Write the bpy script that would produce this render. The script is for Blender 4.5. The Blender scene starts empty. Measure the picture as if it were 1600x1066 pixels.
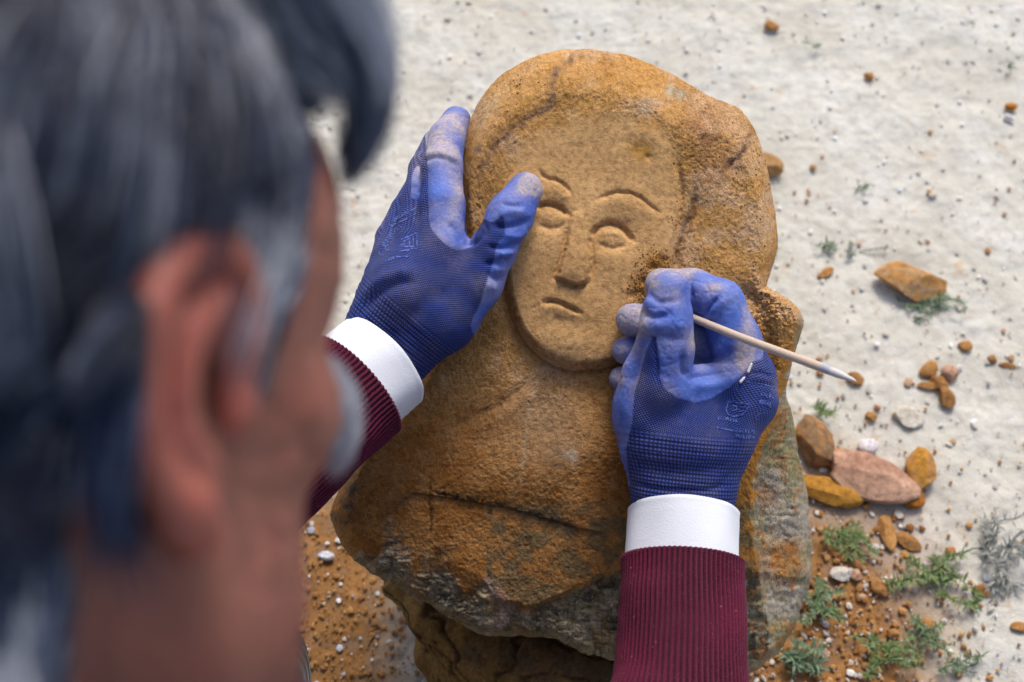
import bpy, math
import numpy as np
from mathutils import Vector, Matrix
from mathutils.bvhtree import BVHTree
rng = np.random.RandomState(7)
SC = bpy.context.scene
COL = SC.collection

# ------------------------------------------------------------ camera, world, sun, exposure
CAM = np.array([0.0, -0.48, 1.13])
RX = np.array([1.0, 0.0, 0.0]); UP = np.array([0.0, 0.8660254, 0.5]); FW = np.array([0.0, 0.5, -0.8660254])
cam_d = bpy.data.cameras.new('camera'); cam = bpy.data.objects.new('camera', cam_d); COL.objects.link(cam)
cam.matrix_world = Matrix(((1, 0, 0, CAM[0]), (0, UP[1], -FW[1], CAM[1]), (0, UP[2], -FW[2], CAM[2]), (0, 0, 0, 1)))
cam_d.lens = 45; cam_d.sensor_width = 36; cam_d.clip_start = 0.02; cam_d.clip_end = 1000
cam_d.dof.use_dof = True; cam_d.dof.focus_distance = 0.915; cam_d.dof.aperture_fstop = 5.6
SC.camera = cam
world = bpy.data.worlds.new('World'); SC.world = world; world.use_nodes = True
wn = world.node_tree.nodes; wl = world.node_tree.links; wn.clear()
sky = wn.new('ShaderNodeTexSky'); sky.sky_type = 'NISHITA'; sky.sun_disc = False
SUN_EL = math.radians(50); SUN_AZ = math.radians(14)      # azimuth from +Y towards +X
sky.sun_elevation = SUN_EL; sky.sun_rotation = SUN_AZ; sky.air_density = 1.0; sky.dust_density = 4.0; sky.ozone_density = 1.0
bg = wn.new('ShaderNodeBackground'); bg.inputs['Strength'].default_value = 0.12
wo = wn.new('ShaderNodeOutputWorld'); wl.new(sky.outputs[0], bg.inputs[0]); wl.new(bg.outputs[0], wo.inputs[0])
sun_d = bpy.data.lights.new('sun', 'SUN'); sun_d.energy = 1.5; sun_d.angle = math.radians(16); sun_d.color = (1.0, 0.95, 0.88)
sun = bpy.data.objects.new('sun', sun_d); COL.objects.link(sun)
sd = Vector((math.cos(SUN_EL) * math.sin(SUN_AZ), math.cos(SUN_EL) * math.cos(SUN_AZ), math.sin(SUN_EL)))
sun.rotation_euler = sd.to_track_quat('Z', 'Y').to_euler(); sun.location = sd * 5
SC.view_settings.view_transform = 'Standard'; SC.view_settings.look = 'None'; SC.view_settings.exposure = 0.52
SC.view_settings.gamma = 1; SC.view_settings.use_curve_mapping = False
SC.cycles.use_denoising = True

# ------------------------------------------------------------ geometry helpers
def L2W(P):
    P = np.asarray(P, float)
    return CAM + P[..., 0:1] * RX + P[..., 1:2] * UP + P[..., 2:3] * FW
def J(px, py, d):                     # a point seen at photo pixel px,py, d metres in front of the camera (camera axes)
    return np.stack([(np.asarray(px, float) - 800) / 2000 * d, -(np.asarray(py, float) - 533) / 2000 * d, np.asarray(d, float) + 0 * np.asarray(px, float)], -1)
def G(px, py, z=0.0):                 # where the sight line of a photo pixel meets height z
    dr = (px - 800) / 2000 * RX - (py - 533) / 2000 * UP + FW
    t = (z - CAM[2]) / dr[2]
    return CAM + dr * t
def proj(Pw):                         # world -> photo pixels
    q = np.asarray(Pw) - CAM
    d = q @ FW
    return 800 + 2000 * (q @ RX) / d, 533 - 2000 * (q @ UP) / d, d
def ss(a, b, x):
    t = np.clip((x - a) / (b - a), 0, 1); return t * t * (3 - 2 * t)
def _h(ix, iy, iz, s):
    n = (ix.astype(np.int64) * 374761393 + iy.astype(np.int64) * 668265263 + iz.astype(np.int64) * 2147483647 + s * 1274126177) & 0xFFFFFFFF
    n = ((n ^ (n >> 13)) * 1274126177) & 0xFFFFFFFF
    n = ((n ^ (n >> 16)) * 2246822519) & 0xFFFFFFFF
    return ((n ^ (n >> 15)) & 0xFFFFFF).astype(np.float64) / 0x7FFFFF - 1.0
def vn(P, s=0):
    P = np.asarray(P, float); i = np.floor(P); f = P - i; f = f * f * f * (f * (f * 6 - 15) + 10); i = i.astype(np.int64)
    r = 0
    for a in (0, 1):
        wa = f[:, 0] if a else 1 - f[:, 0]
        for b in (0, 1):
            wb = f[:, 1] if b else 1 - f[:, 1]
            for c in (0, 1):
                wc = f[:, 2] if c else 1 - f[:, 2]
                r = r + wa * wb * wc * _h(i[:, 0] + a, i[:, 1] + b, i[:, 2] + c, s)
    return r
def fbm(P, oc=4, s=0, g=0.5):
    r = 0; a = 1.0; t = 0; P = np.asarray(P, float)
    for o in range(oc):
        r = r + a * vn(P * 2.03 ** o + 17.3 * o, s + o); t += a; a *= g
    return r / t
def spl(pts, n=8, closed=False):      # Catmull-Rom through pts
    p = np.asarray(pts, float)
    if closed: q = np.vstack([p[-1:], p, p[:2]])
    else: q = np.vstack([2 * p[0] - p[1], p, 2 * p[-1] - p[-2]])
    out = []
    for k in range(1, len(q) - 2):
        t = np.linspace(0, 1, n, endpoint=False)[:, None]
        a, b, c, d = q[k - 1], q[k], q[k + 1], q[k + 2]
        out.append(0.5 * (2 * b + (c - a) * t + (2 * a - 5 * b + 4 * c - d) * t ** 2 + (3 * b - a - 3 * c + d) * t ** 3))
    if not closed: out.append(p[-1:])
    return np.vstack(out)
def pd(x, y, poly, pad=60, closed=False):   # distance of 2-D points to a polyline, big beyond pad; also param 0..1
    poly = np.asarray(poly, float)
    if closed: poly = np.vstack([poly, poly[:1]])
    D = np.full(x.shape, 1e3); T = np.zeros(x.shape)
    m = (x > poly[:, 0].min() - pad) & (x < poly[:, 0].max() + pad) & (y > poly[:, 1].min() - pad) & (y < poly[:, 1].max() + pad)
    xs, ys = x[m], y[m]; d = np.full(xs.shape, 1e3); tt = np.zeros(xs.shape)
    for k in range(len(poly) - 1):
        a = poly[k]; b = poly[k + 1]; ab = b - a; L = max(ab @ ab, 1e-9)
        t = np.clip(((xs - a[0]) * ab[0] + (ys - a[1]) * ab[1]) / L, 0, 1)
        q = np.hypot(xs - a[0] - t * ab[0], ys - a[1] - t * ab[1])
        u = q < d; d[u] = q[u]; tt[u] = (k + t[u]) / (len(poly) - 1)
    D[m] = d; T[m] = tt
    return D, T
def inside(x, y, poly):
    poly = np.asarray(poly, float); r = np.zeros(x.shape, bool); j = len(poly) - 1
    for i in range(len(poly)):
        xi, yi = poly[i]; xj, yj = poly[j]
        c = ((yi > y) != (yj > y)) & (x < (xj - xi) * (y - yi) / (yj - yi + 1e-12) + xi)
        r ^= c; j = i
    return r
def sdp(x, y, poly, pad=120):         # signed distance, positive inside
    d, _ = pd(x, y, poly, pad, True)
    return np.where(inside(x, y, poly), d, -d)
def stroke(x, y, pts, w, taper=True, n=6):   # 0..1 profile of a line drawn through pts
    d, t = pd(x, y, spl(pts, n), w * 4)
    e = np.exp(-(d / w) ** 2)
    if taper: e = e * (0.25 + 0.75 * np.clip(np.sin(np.pi * np.clip(t, 0.02, 0.98)) * 2.2, 0, 1))
    return e

# ------------------------------------------------------------ signed distance modelling
class SDF:
    def __init__(s, lo, hi, h):
        s.lo = np.asarray(lo, float); s.h = h
        s.n = np.ceil((np.asarray(hi) - s.lo) / h).astype(int) + 1
        s.F = np.full(s.n, 1.0, np.float32)
    def _box(s, lo, hi):
        a = np.clip(np.floor((lo - s.lo) / s.h).astype(int), 0, s.n - 1); b = np.clip(np.ceil((hi - s.lo) / s.h).astype(int) + 1, 1, s.n)
        sl = tuple(slice(i, max(j, i + 1)) for i, j in zip(a, b))
        ax = [(s.lo[k] + s.h * np.arange(sl[k].start, sl[k].stop)).astype(np.float32) for k in range(3)]
        return sl, ax[0][:, None, None], ax[1][None, :, None], ax[2][None, None, :]
    def _mix(s, sl, d, k, sub):
        a = s.F[sl]
        if sub:
            h = np.clip(0.5 - 0.5 * (a + d) / k, 0, 1); s.F[sl] = a * (1 - h) - d * h + k * h * (1 - h)
        else:
            h = np.clip(0.5 + 0.5 * (a - d) / k, 0, 1); s.F[sl] = a * (1 - h) + d * h - k * h * (1 - h)
    def cap(s, a, b, ra, rb, k=0.004, sub=False):
        a = np.asarray(a, float); b = np.asarray(b, float); pad = max(ra, rb) + k * 1.5 + s.h * 3
        sl, X, Y, Z = s._box(np.minimum(a, b) - pad, np.maximum(a, b) + pad)
        ab = b - a; L = max(ab @ ab, 1e-12)
        t = np.clip(((X - a[0]) * ab[0] + (Y - a[1]) * ab[1] + (Z - a[2]) * ab[2]) / L, 0, 1)
        d = np.sqrt((X - a[0] - t * ab[0]) ** 2 + (Y - a[1] - t * ab[1]) ** 2 + (Z - a[2] - t * ab[2]) ** 2) - (ra + (rb - ra) * t)
        s._mix(sl, d, k, sub)
    def chain(s, pts, rs, k=0.004, sub=False):
        for i in range(len(pts) - 1): s.cap(pts[i], pts[i + 1], rs[i], rs[i + 1], k, sub)
    def ell(s, c, r, R=None, k=0.004, sub=False):
        c = np.asarray(c, float); r = np.asarray(r, float); pad = r.max() + k * 1.5 + s.h * 3
        sl, X, Y, Z = s._box(c - pad, c + pad)
        x, y, z = X - c[0], Y - c[1], Z - c[2]
        if R is not None:
            x, y, z = (R[0][0] * x + R[0][1] * y + R[0][2] * z), (R[1][0] * x + R[1][1] * y + R[1][2] * z), (R[2][0] * x + R[2][1] * y + R[2][2] * z)
        k0 = np.sqrt((x / r[0]) ** 2 + (y / r[1]) ** 2 + (z / r[2]) ** 2) + 1e-6
        k1 = np.sqrt((x / r[0] ** 2) ** 2 + (y / r[1] ** 2) ** 2 + (z / r[2] ** 2) ** 2) + 1e-6
        s._mix(sl, k0 * (k0 - 1) / k1, k, sub)
    def mesh(s, smooth=2):
        F = np.clip(s.F, -s.h * 4, s.h * 4).astype(np.float32); ins = F < 0
        nx, ny, nz = F.shape
        c = sum(ins[i:nx - 1 + i, j:ny - 1 + j, k:nz - 1 + k].astype(np.int8) for i in (0, 1) for j in (0, 1) for k in (0, 1))
        act = (c > 0) & (c < 8); idx = np.full(act.shape, -1, np.int64); ijk = np.argwhere(act); idx[act] = np.arange(len(ijk))
        acc = np.zeros((len(ijk), 3)); cnt = np.zeros(len(ijk)); I, Jj, K = ijk.T
        for ax in range(3):
            o = [q for q in range(3) if q != ax]
            for u in (0, 1):
                for v in (0, 1):
                    a = np.zeros(3, int); a[o[0]] = u; a[o[1]] = v; b = a.copy(); b[ax] = 1
                    fa = F[I + a[0], Jj + a[1], K + a[2]]; fb = F[I + b[0], Jj + b[1], K + b[2]]
                    m = (fa < 0) != (fb < 0); t = np.where(m, fa / (fa - fb + 1e-20), 0)
                    p = a[None, :] + t[:, None] * (b - a)[None, :]
                    acc[m] += p[m]; cnt[m] += 1
        V = s.lo + s.h * (ijk + acc / np.maximum(cnt, 1)[:, None])
        Q = []
        for ax in range(3):
            o = [q for q in range(3) if q != ax]
            sa = [slice(1, -1)] * 3; sb = [slice(1, -1)] * 3; sa[ax] = slice(0, -1); sb[ax] = slice(1, None)
            A = ins[tuple(sa)]; B = ins[tuple(sb)]; e = np.argwhere(A != B); ea = A[tuple(e.T)]
            off = np.ones(3, int); off[ax] = 0; e = e + off
            def cell(u, v):
                w = e.copy(); w[:, o[0]] -= u; w[:, o[1]] -= v; return idx[w[:, 0], w[:, 1], w[:, 2]]
            q = np.stack([cell(1, 1), cell(0, 1), cell(0, 0), cell(1, 0)], 1)
            flip = ea if ax != 1 else ~ea
            q[~flip] = q[~flip][:, ::-1]; Q.append(q)
        Q = np.vstack(Q); Q = Q[(Q >= 0).all(1)]
        for _ in range(smooth): V = lap(V, Q, 0.5)
        return V, Q
def lap(V, Q, f):
    n = len(V); A = np.zeros((n, 3)); C = np.zeros(n)
    for i in range(Q.shape[1]):
        a = Q[:, i]
        for b in (Q[:, (i + 1) % Q.shape[1]], Q[:, i - 1]):
            for k in range(3): A[:, k] += np.bincount(a, V[b, k], n)
            C += np.bincount(a, minlength=n)
    return V + f * (A / np.maximum(C, 1)[:, None] - V) * (C > 0)[:, None]
def vnorm(V, Q):
    n = len(V); N = np.zeros((n, 3))
    fn = np.cross(V[Q[:, 2]] - V[Q[:, 0]], V[Q[:, -1]] - V[Q[:, 1]]) if Q.shape[1] == 4 else np.cross(V[Q[:, 1]] - V[Q[:, 0]], V[Q[:, 2]] - V[Q[:, 0]])
    for i in range(Q.shape[1]):
        for k in range(3): N[:, k] += np.bincount(Q[:, i], fn[:, k], n)
    return N / (np.linalg.norm(N, axis=1, keepdims=True) + 1e-12)

# ------------------------------------------------------------ object helpers
def build(name, V, Q, mat, parent=None, loc=(0, 0, 0), smooth=True, attrs=None):
    loc = np.asarray(loc, float); V = np.asarray(V, float) - loc; Q = np.asarray(Q, np.int64)
    me = bpy.data.meshes.new(name); nv, nf, k = len(V), len(Q), Q.shape[1]
    me.vertices.add(nv); me.vertices.foreach_set('co', V.astype(np.float32).ravel())
    me.loops.add(nf * k); me.loops.foreach_set('vertex_index', Q.astype(np.int32).ravel())
    me.polygons.add(nf); me.polygons.foreach_set('loop_start', np.arange(0, nf * k, k, dtype=np.int32))
    try: me.polygons.foreach_set('loop_total', np.full(nf, k, np.int32))
    except Exception: pass
    me.polygons.foreach_set('use_smooth', np.full(nf, smooth))
    me.update(calc_edges=True); me.validate()
    for nm, a in (attrs or {}).items():
        a = np.asarray(a, np.float32)
        if a.ndim == 1: at = me.attributes.new(nm, 'FLOAT', 'POINT'); at.data.foreach_set('value', a)
        else: at = me.attributes.new(nm, 'FLOAT_VECTOR', 'POINT'); at.data.foreach_set('vector', a.ravel())
    if mat: me.materials.append(mat)
    o = bpy.data.objects.new(name, me); COL.objects.link(o)
    if parent is not None: o.parent = parent; o.location = loc - np.array(root_loc(parent))
    else: o.location = loc
    return o
def root_loc(p):
    v = np.zeros(3)
    while p is not None: v += np.array(p.location); p = p.parent
    return v
def tag(o, label=None, cat=None, group=None, kind=None):
    if label: o['label'] = label
    if cat: o['category'] = cat
    if group: o['group'] = group
    if kind: o['kind'] = kind
    return o
def empty(name, loc):
    o = bpy.data.objects.new(name, None); COL.objects.link(o); o.location = loc; o.empty_display_size = 0.05; return o
def gridq(nu, nv, wrapu=False):
    i = np.arange(nu if wrapu else nu - 1)[:, None]; j = np.arange(nv - 1)[None, :]; i2 = (i + 1) % nu
    return np.stack([i * nv + j, i2 * nv + j, i2 * nv + j + 1, i * nv + j + 1], -1).reshape(-1, 4)

# ------------------------------------------------------------ material helper
class NM:
    def __init__(s, name):
        s.m = bpy.data.materials.new(name); s.m.use_nodes = True; s.t = s.m.node_tree; s.t.nodes.clear()
        s.out = s.t.nodes.new('ShaderNodeOutputMaterial'); s.b = s.t.nodes.new('ShaderNodeBsdfPrincipled'); s.t.links.new(s.b.outputs[0], s.out.inputs[0])
    def n(s, ty, **kw):
        x = s.t.nodes.new('ShaderNode' + ty)
        for k, v in kw.items():
            if k in x.inputs.keys(): s.set(x.inputs[k], v)
            else: setattr(x, k, v)
        return x
    def set(s, inp, v):
        if isinstance(v, bpy.types.NodeSocket): s.t.links.new(v, inp)
        else: inp.default_value = v if not (isinstance(v, tuple) and len(v) == 3 and inp.type == 'RGBA') else (*v, 1)
    def attr(s, name, vec=False):
        a = s.n('Attribute', attribute_name=name); return a.outputs['Vector' if vec else 'Fac']
    def co(s): return s.n('TexCoord').outputs['Object']
    def noise(s, scale, det=4, rough=0.55, vec=None, out='Fac'):
        x = s.n('TexNoise', Scale=scale, Detail=det, Roughness=rough); s.t.links.new(vec or s.co(), x.inputs['Vector']); return x.outputs[0 if out == 'Fac' else 1]
    def ramp(s, f, stops):
        r = s.n('ValToRGB'); s.t.links.new(f, r.inputs[0]); e = r.color_ramp.elements
        while len(e) < len(stops): e.new(0.5)
        for k, (p, c) in enumerate(stops):
            e[k].position = p; e[k].color = (*c, 1) if isinstance(c, tuple) else (c, c, c, 1)
        return r.outputs[0]
    def mix(s, f, a, b, mode='MIX'):
        x = s.n('Mix', data_type='RGBA', blend_type=mode); s.set(x.inputs[0], f); s.set(x.inputs[6], a); s.set(x.inputs[7], b); return x.outputs[2]
    def math(s, op, a, b=0.0, c=None):
        x = s.n('Math', operation=op); s.set(x.inputs[0], a); s.set(x.inputs[1], b)
        if c is not None: s.set(x.inputs[2], c)
        return x.outputs[0]
    def bump(s, h, dist, st=1.0, nrm=None):
        x = s.n('Bump', Strength=st, Distance=dist); s.t.links.new(h, x.inputs['Height'])
        if nrm: s.t.links.new(nrm, x.inputs['Normal'])
        return x.outputs[0]
    def fin(s, col, rough=0.9, nrm=None, spec=0.3, **kw):
        s.set(s.b.inputs['Base Color'], col); s.set(s.b.inputs['Roughness'], rough); s.b.inputs['Specular IOR Level'].default_value = spec
        if nrm: s.t.links.new(nrm, s.b.inputs['Normal'])
        for k, v in kw.items(): s.set(s.b.inputs[k.replace('_', ' ')], v)
        return s.m
# ------------------------------------------------------------ ground
def dustfield(x, y):                  # where ochre carving dust lies on the ground, world metres
    P = np.stack([x * 6, y * 6, 0 * x], 1); n = fbm(P, 4, 3)
    a = 1.3 * np.exp(-(((x + 0.20) / 0.18) ** 2 + ((y + 0.20) / 0.24) ** 2))
    b = 1.1 * np.exp(-(((x - 0.27) / 0.13) ** 2 + ((y + 0.15) / 0.19) ** 2))
    c = 0.45 * np.exp(-(((x - 0.36) / 0.20) ** 2 + ((y + 0.02) / 0.12) ** 2))
    return np.clip(np.maximum(np.maximum(a * 1.6, b * 1.6), c) + n * 0.6 - 0.25 - 1.1 * np.exp(-(((x + 0.065) / 0.06) ** 2 + ((y + 0.14) / 0.07) ** 2)), 0, 1)
def ground_z(x, y):
    near = np.exp(-((x / 1.5) ** 2 + (y / 1.5) ** 2) ** 2)
    P = np.stack([x, y, 0 * x], 1)
    return (0.006 * fbm(P * 5, 3, 5) + near * (0.0035 * fbm(P * 28, 3, 6) + 0.0022 * np.abs(fbm(P * 90, 2, 8)))) * np.clip(near + 0.3, 0, 1)
ax = np.concatenate([-np.geomspace(300, 0.75, 40), np.linspace(-0.72, 0.72, 520), np.geomspace(0.75, 300, 40)])
ay = np.concatenate([-np.geomspace(300, 0.65, 30), np.linspace(-0.6, 1.0, 560), np.geomspace(1.05, 300, 40)])
X, Y = np.meshgrid(ax, ay, indexing='ij'); x = X.ravel(); y = Y.ravel(); z = ground_z(x, y) - 0.002
m = NM('sandy_ground'); co = m.co()
dst = m.attr('dust'); n1 = m.noise(9, 5, .6); n2 = m.noise(60, 5, .65); n3 = m.noise(320, 3, .6)
c = m.ramp(n1, [(.3, (.50, .475, .40)), (.5, (.575, .56, .495)), (.72, (.65, .64, .60))])
c = m.mix(m.ramp(n2, [(.35, .7), (.55, 0.0)]), c, (.48, .45, .39))
c = m.mix(m.ramp(m.noise(25, 4, .7), [(.62, 0.0), (.7, .7)]), c, (.50, .36, .24))
c = m.mix(m.ramp(n3, [(.60, 0.0), (.70, .5)]), c, (.80, .80, .80))
oc = m.ramp(n2, [(.3, (.18, .085, .03)), (.6, (.34, .17, .06)), (.78, (.48, .32, .18))])
c = m.mix(m.math('MULTIPLY', dst, m.ramp(n2, [(.25, .7), (.5, 1.0)])), c, oc)
h = m.math('ADD', n2, m.math('MULTIPLY', n3, .4))
gm = m.fin(c, .95, m.bump(h, .0025, .7), .15)
build('ground', np.stack([x, y, z], 1), gridq(len(ax), len(ay)), gm, attrs={'dust': dustfield(x, y) * (np.abs(x) < 1) * (np.abs(y) < 1.2)})['kind'] = 'structure'

# ------------------------------------------------------------ rock material driven by pigment attributes
def rock_mat(name, bumpd=.0011, fine=850):
    m = NM(name); pig = m.attr('pig', True); ro = m.attr('rough')
    n1 = m.noise(fine, 3, .7); n2 = m.noise(fine * .28, 4, .65); n3 = m.noise(28, 4, .6)
    v = m.n('TexVoronoi', Scale=fine * .75); m.t.links.new(m.co(), v.inputs['Vector'])
    c = m.mix(1.0, pig, m.ramp(n2, [(.3, (.66, .62, .58)), (.5, (1.0, 1.0, 1.0)), (.7, (1.25, 1.22, 1.15))]), 'MULTIPLY')
    c = m.mix(1.0, c, m.ramp(n3, [(.3, (.86, .84, .82)), (.7, (1.12, 1.13, 1.15))]), 'MULTIPLY')
    gr = m.ramp(n1, [(.34, (.46, .38, .31)), (.44, (.85, .83, .8)), (.58, (1.0, 1.0, 1.0)), (.70, (1.75, 1.7, 1.6))])
    c = m.mix(ro, c, m.mix(1.0, c, gr, 'MULTIPLY'))
    h = m.math('ADD', m.math('MULTIPLY', n1, m.math('MULTIPLY_ADD', ro, .8, .35)), m.math('MULTIPLY', n2, .6))
    h = m.math('ADD', h, m.math('MULTIPLY', v.outputs[0], m.math('MULTIPLY', ro, .25)))
    return m.fin(c, .97, m.bump(h, bumpd, .9), .06)
M_STONE = rock_mat('sandstone')

# ------------------------------------------------------------ the carved stone
OUT = spl([(900, 77), (960, 82), (1010, 98), (1060, 122), (1110, 150), (1150, 166), (1172, 192), (1190, 232), (1205, 290), (1212, 340), (1214, 385), (1206, 420), (1199, 446), (1216, 457), (1240, 475),
           (1255, 500), (1251, 525), (1240, 560), (1229, 610), (1238, 650), (1250, 720), (1262, 790), (1271, 850), (1266, 910), (1250, 960), (1226, 1010), (1192, 1045), (1150, 1062), (1080, 1062),
           (1000, 1046), (940, 1030), (890, 1008), (835, 997), (785, 996), (740, 984), (700, 962), (650, 935), (600, 905), (560, 880), (535, 850), (520, 812), (524, 780), (545, 735), (585, 690),
           (640, 610), (680, 520), (712, 420), (719, 350), (718, 290), (721, 240), (735, 185), (762, 138), (803, 104), (850, 84)], 16, True)
CX, CY = 905.0, 560.0
th = np.arctan2(OUT[:, 1] - CY, OUT[:, 0] - CX); rr = np.hypot(OUT[:, 0] - CX, OUT[:, 1] - CY); o = np.argsort(th); th, rr = th[o], rr[o]
NS = 600
g = np.linspace(-1, 1, NS); A, B = np.meshgrid(g, g, indexing='ij')
du = A * np.sqrt(1 - B * B / 2); dv = B * np.sqrt(1 - A * A / 2)
tt = np.arctan2(dv, du); rad = np.clip(np.hypot(du, dv), 0, 1)
R = np.interp(tt, th, rr, period=2 * np.pi)
jit = 1 + (0.009 + .010 * (np.sin(tt) > .35).ravel().reshape(tt.shape)) * fbm(np.stack([np.cos(tt).ravel() * 12, np.sin(tt).ravel() * 12, 0 * tt.ravel()], 1), 6, 21, .6).reshape(tt.shape) * rad ** 6
px = (CX + rad * R * jit * np.cos(tt)).ravel(); py = (CY + rad * R * jit * np.sin(tt)).ravel()
edge = ((1 - rad) * R).ravel()

FACE = spl([(868, 196), (930, 182), (1000, 190), (1045, 225), (1062, 290), (1058, 360), (1046, 420), (1030, 480), (1005, 535), (960, 570), (905, 580), (862, 570), (828, 543), (805, 508), (792, 465), (785, 420), (782, 360), (790, 290), (818, 230)], 8, True)
JAW = [(781, 425), (790, 468), (803, 508), (826, 541), (862, 567), (905, 577), (955, 569), (1002, 540), (1030, 500)]
NOSE = [(903, 330), (918, 350), (921, 385), (923, 415), (919, 438), (905, 447), (885, 443), (869, 436), (872, 418), (880, 395), (886, 370), (890, 345)]
def stone_height(x, y, e):
    P = np.stack([x / 100, y / 100, 0 * x], 1)
    h = 30 * (1 - ((x - 890) / 400) ** 2 * .8 - ((y - 480) / 560) ** 2 * .55)
    h = np.maximum(h, -10)
    # rounded rim, wide along the hood and low at the base
    w = 34 + 38 * ss(300, 160, y) + 20 * ss(780, 600, x) * ss(560, 450, y) - 22 * ss(1150, 1200, x) * ss(420, 450, y) * ss(640, 560, y) - 20 * ss(850, 910, y)
    h -= 26 * np.clip(1 - e / w, 0, 1) ** 2.0
    sd = sdp(x, y, FACE, 700)
    wq = np.stack([x / 7, y / 7, 0 * x], 1); wx = 2.0 * fbm(wq, 3, 301, .7); wy = 2.0 * fbm(wq, 3, 302, .7); x0, y0 = x, y; x = x + wx; y = y + wy
    low = ss(230, 420, y); lft = ss(900, 820, x); rgt = ss(960, 1040, x)
    # face stands above neck and hood
    face = ss(-9, 15, sd)
    h += 7.0 * face * np.maximum(low, .35 * rgt)
    # neck and hollow under the jaw, coming back up on the chest
    out = np.clip(-sd, 0, 200)
    h -= 5.5 * np.exp(-out / 45.) * (sd < 0) * ss(440, 560, y)
    h -= 4.2 * stroke(x, y, JAW, 9, n=6)
    h -= 1.6 * stroke(x, y, [(783, 430), (796, 480), (815, 522), (850, 558)], 5)
    # hood roll right of the face
    h += 4.0 * stroke(x, y, [(1010, 165), (1075, 215), (1105, 290), (1100, 370), (1078, 440)], 30)
    h -= 3.4 * stroke(x, y, [(1086, 300), (1082, 330), (1070, 365), (1060, 395), (1055, 430)], 7)
    h -= 1.9 * stroke(x, y, [(1058, 250), (1064, 290), (1061, 340), (1050, 390)], 4); h += 1.3 * stroke(x, y, [(1066, 250), (1076, 300), (1072, 350)], 9)
    h += 1.6 * stroke(x, y, [(850, 92), (800, 125), (768, 165), (748, 215), (742, 260)], 11)
    h -= 1.2 * stroke(x, y, [(842, 84), (785, 118), (752, 160), (735, 215)], 7)
    h -= 1.1 * stroke(x, y, [(925, 84), (885, 97), (862, 128), (860, 165), (820, 190), (780, 225), (755, 262), (745, 290)], 7)
    h -= 1.5 * stroke(x, y, [(1174, 205), (1160, 238), (1128, 268)], 6)
    # eyes
    h -= 3.6 * np.exp(-(((x - 857) / 34) ** 2 + ((y - 338) / 24) ** 2) ** 1.3)
    h -= 3.8 * np.exp(-(((x - 957) / 40) ** 2 + ((y - 366) / 25) ** 2) ** 1.3)
    h += 2.2 * np.exp(-(((x - 861 - .25 * (y - 341)) / 24) ** 2 + ((y - 341) / 13) ** 2) ** 1.2)
    h += 2.2 * np.exp(-(((x - 956) / 22) ** 2 + ((y - 371) / 12) ** 2) ** 1.2)
    h -= 3.8 * stroke(x, y, [(838, 324), (855, 320), (873, 325), (889, 337)], 4.2)
    h -= 4.4 * stroke(x, y, [(925, 378), (929, 362), (942, 352), (958, 350), (972, 357), (984, 371), (989, 377)], 4.2)
    h -= 1.3 * stroke(x, y, [(840, 350), (855, 357), (872, 356), (884, 347)], 4)
    h -= 1.3 * stroke(x, y, [(934, 380), (948, 388), (966, 388), (980, 380)], 4)
    h += 1.0 * stroke(x, y, [(948, 367), (958, 364), (968, 367)], 3.5)
    # brows
    h -= 2.4 * stroke(x, y, [(843, 268), (852, 278), (868, 282), (882, 291), (893, 303)], 3.2)
    h -= 2.5 * stroke(x, y, [(934, 312), (950, 305), (968, 301), (988, 303), (1006, 314), (1020, 325), (1032, 333)], 3.1)
    h += .8 * stroke(x, y, [(930, 325), (965, 316), (1000, 325), (1020, 340)], 9)
    h += .8 * stroke(x, y, [(848, 293), (872, 300), (885, 312)], 8)
    # nose
    sn = sdp(x, y, spl(NOSE, 5, True), 60); slope = ss(330, 440, y)
    h += (1.8 + 2.6 * slope) * ss(-4, 7, sn) + 1.2 * slope * ss(4, 22, sn)
    h -= 3.4 * stroke(x, y, [(869, 436), (878, 442), (892, 447), (905, 449), (917, 443)], 3.6)
    h -= 2.5 * stroke(x, y, [(886, 360), (882, 385), (875, 410), (867, 434)], 3.6)
    h -= 2.0 * stroke(x, y, [(921, 370), (926, 405), (922, 438)], 4.2)
    # mouth
    h += 1.8 * np.exp(-(((x - 880) / 42) ** 2 + ((y - 480) / 26) ** 2))
    h -= 4.4 * stroke(x, y, [(850, 472), (862, 471), (877, 475), (892, 482), (907, 489)], 3.8)
    h -= .6 * stroke(x, y, [(832, 482), (842, 477), (852, 474)], 3)
    h -= 1.2 * stroke(x, y, [(862, 496), (880, 503), (898, 502)], 10)
    h += 2.2 * np.exp(-(((x - 885) / 45) ** 2 + ((y - 535) / 22) ** 2))
    x, y = x0, y0
    # gouges near the tool
    for (a, b, s_, q) in [(1008, 440, 9, 2.6), (996, 456, 8, 2.0), (1022, 418, 9, 2.4), (1036, 405, 7, 2.0), (985, 462, 7, 1.4), (1002, 232, 14, 1.2), (1012, 246, 8, 1.5), (975, 222, 9, .7), (948, 102, 10, 1.2), (965, 106, 7, 1.0)]:
        h -= q * np.exp(-(((x - a) / s_) ** 2 + ((y - b) / (s_ * .7)) ** 2))
    # chest
    h += 5 * np.exp(-(((x - 840) / 150) ** 2 + ((y - 730) / 70) ** 2))
    h -= 1.5 * stroke(x, y, [(826, 598), (790, 628), (745, 652), (700, 668)], 9)
    h += 1.2 * stroke(x, y, [(840, 610), (800, 640), (750, 668)], 14)
    h -= 1.6 * stroke(x, y, [(845, 588), (850, 640), (846, 690)], 22)
    # broken ledge and cracks
    ld, lt = pd(x, y, spl([(585, 822), (620, 785), (645, 770), (690, 772), (722, 780), (760, 785), (800, 795), (832, 803), (870, 815), (905, 826), (960, 836)], 6), 120)
    below = (y > np.interp(x, [585, 645, 720, 800, 905, 960], [822, 770, 780, 795, 826, 836])) & (x > 600) & (x < 965)
    nn = fbm(P * 9, 3, 31)
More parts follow.
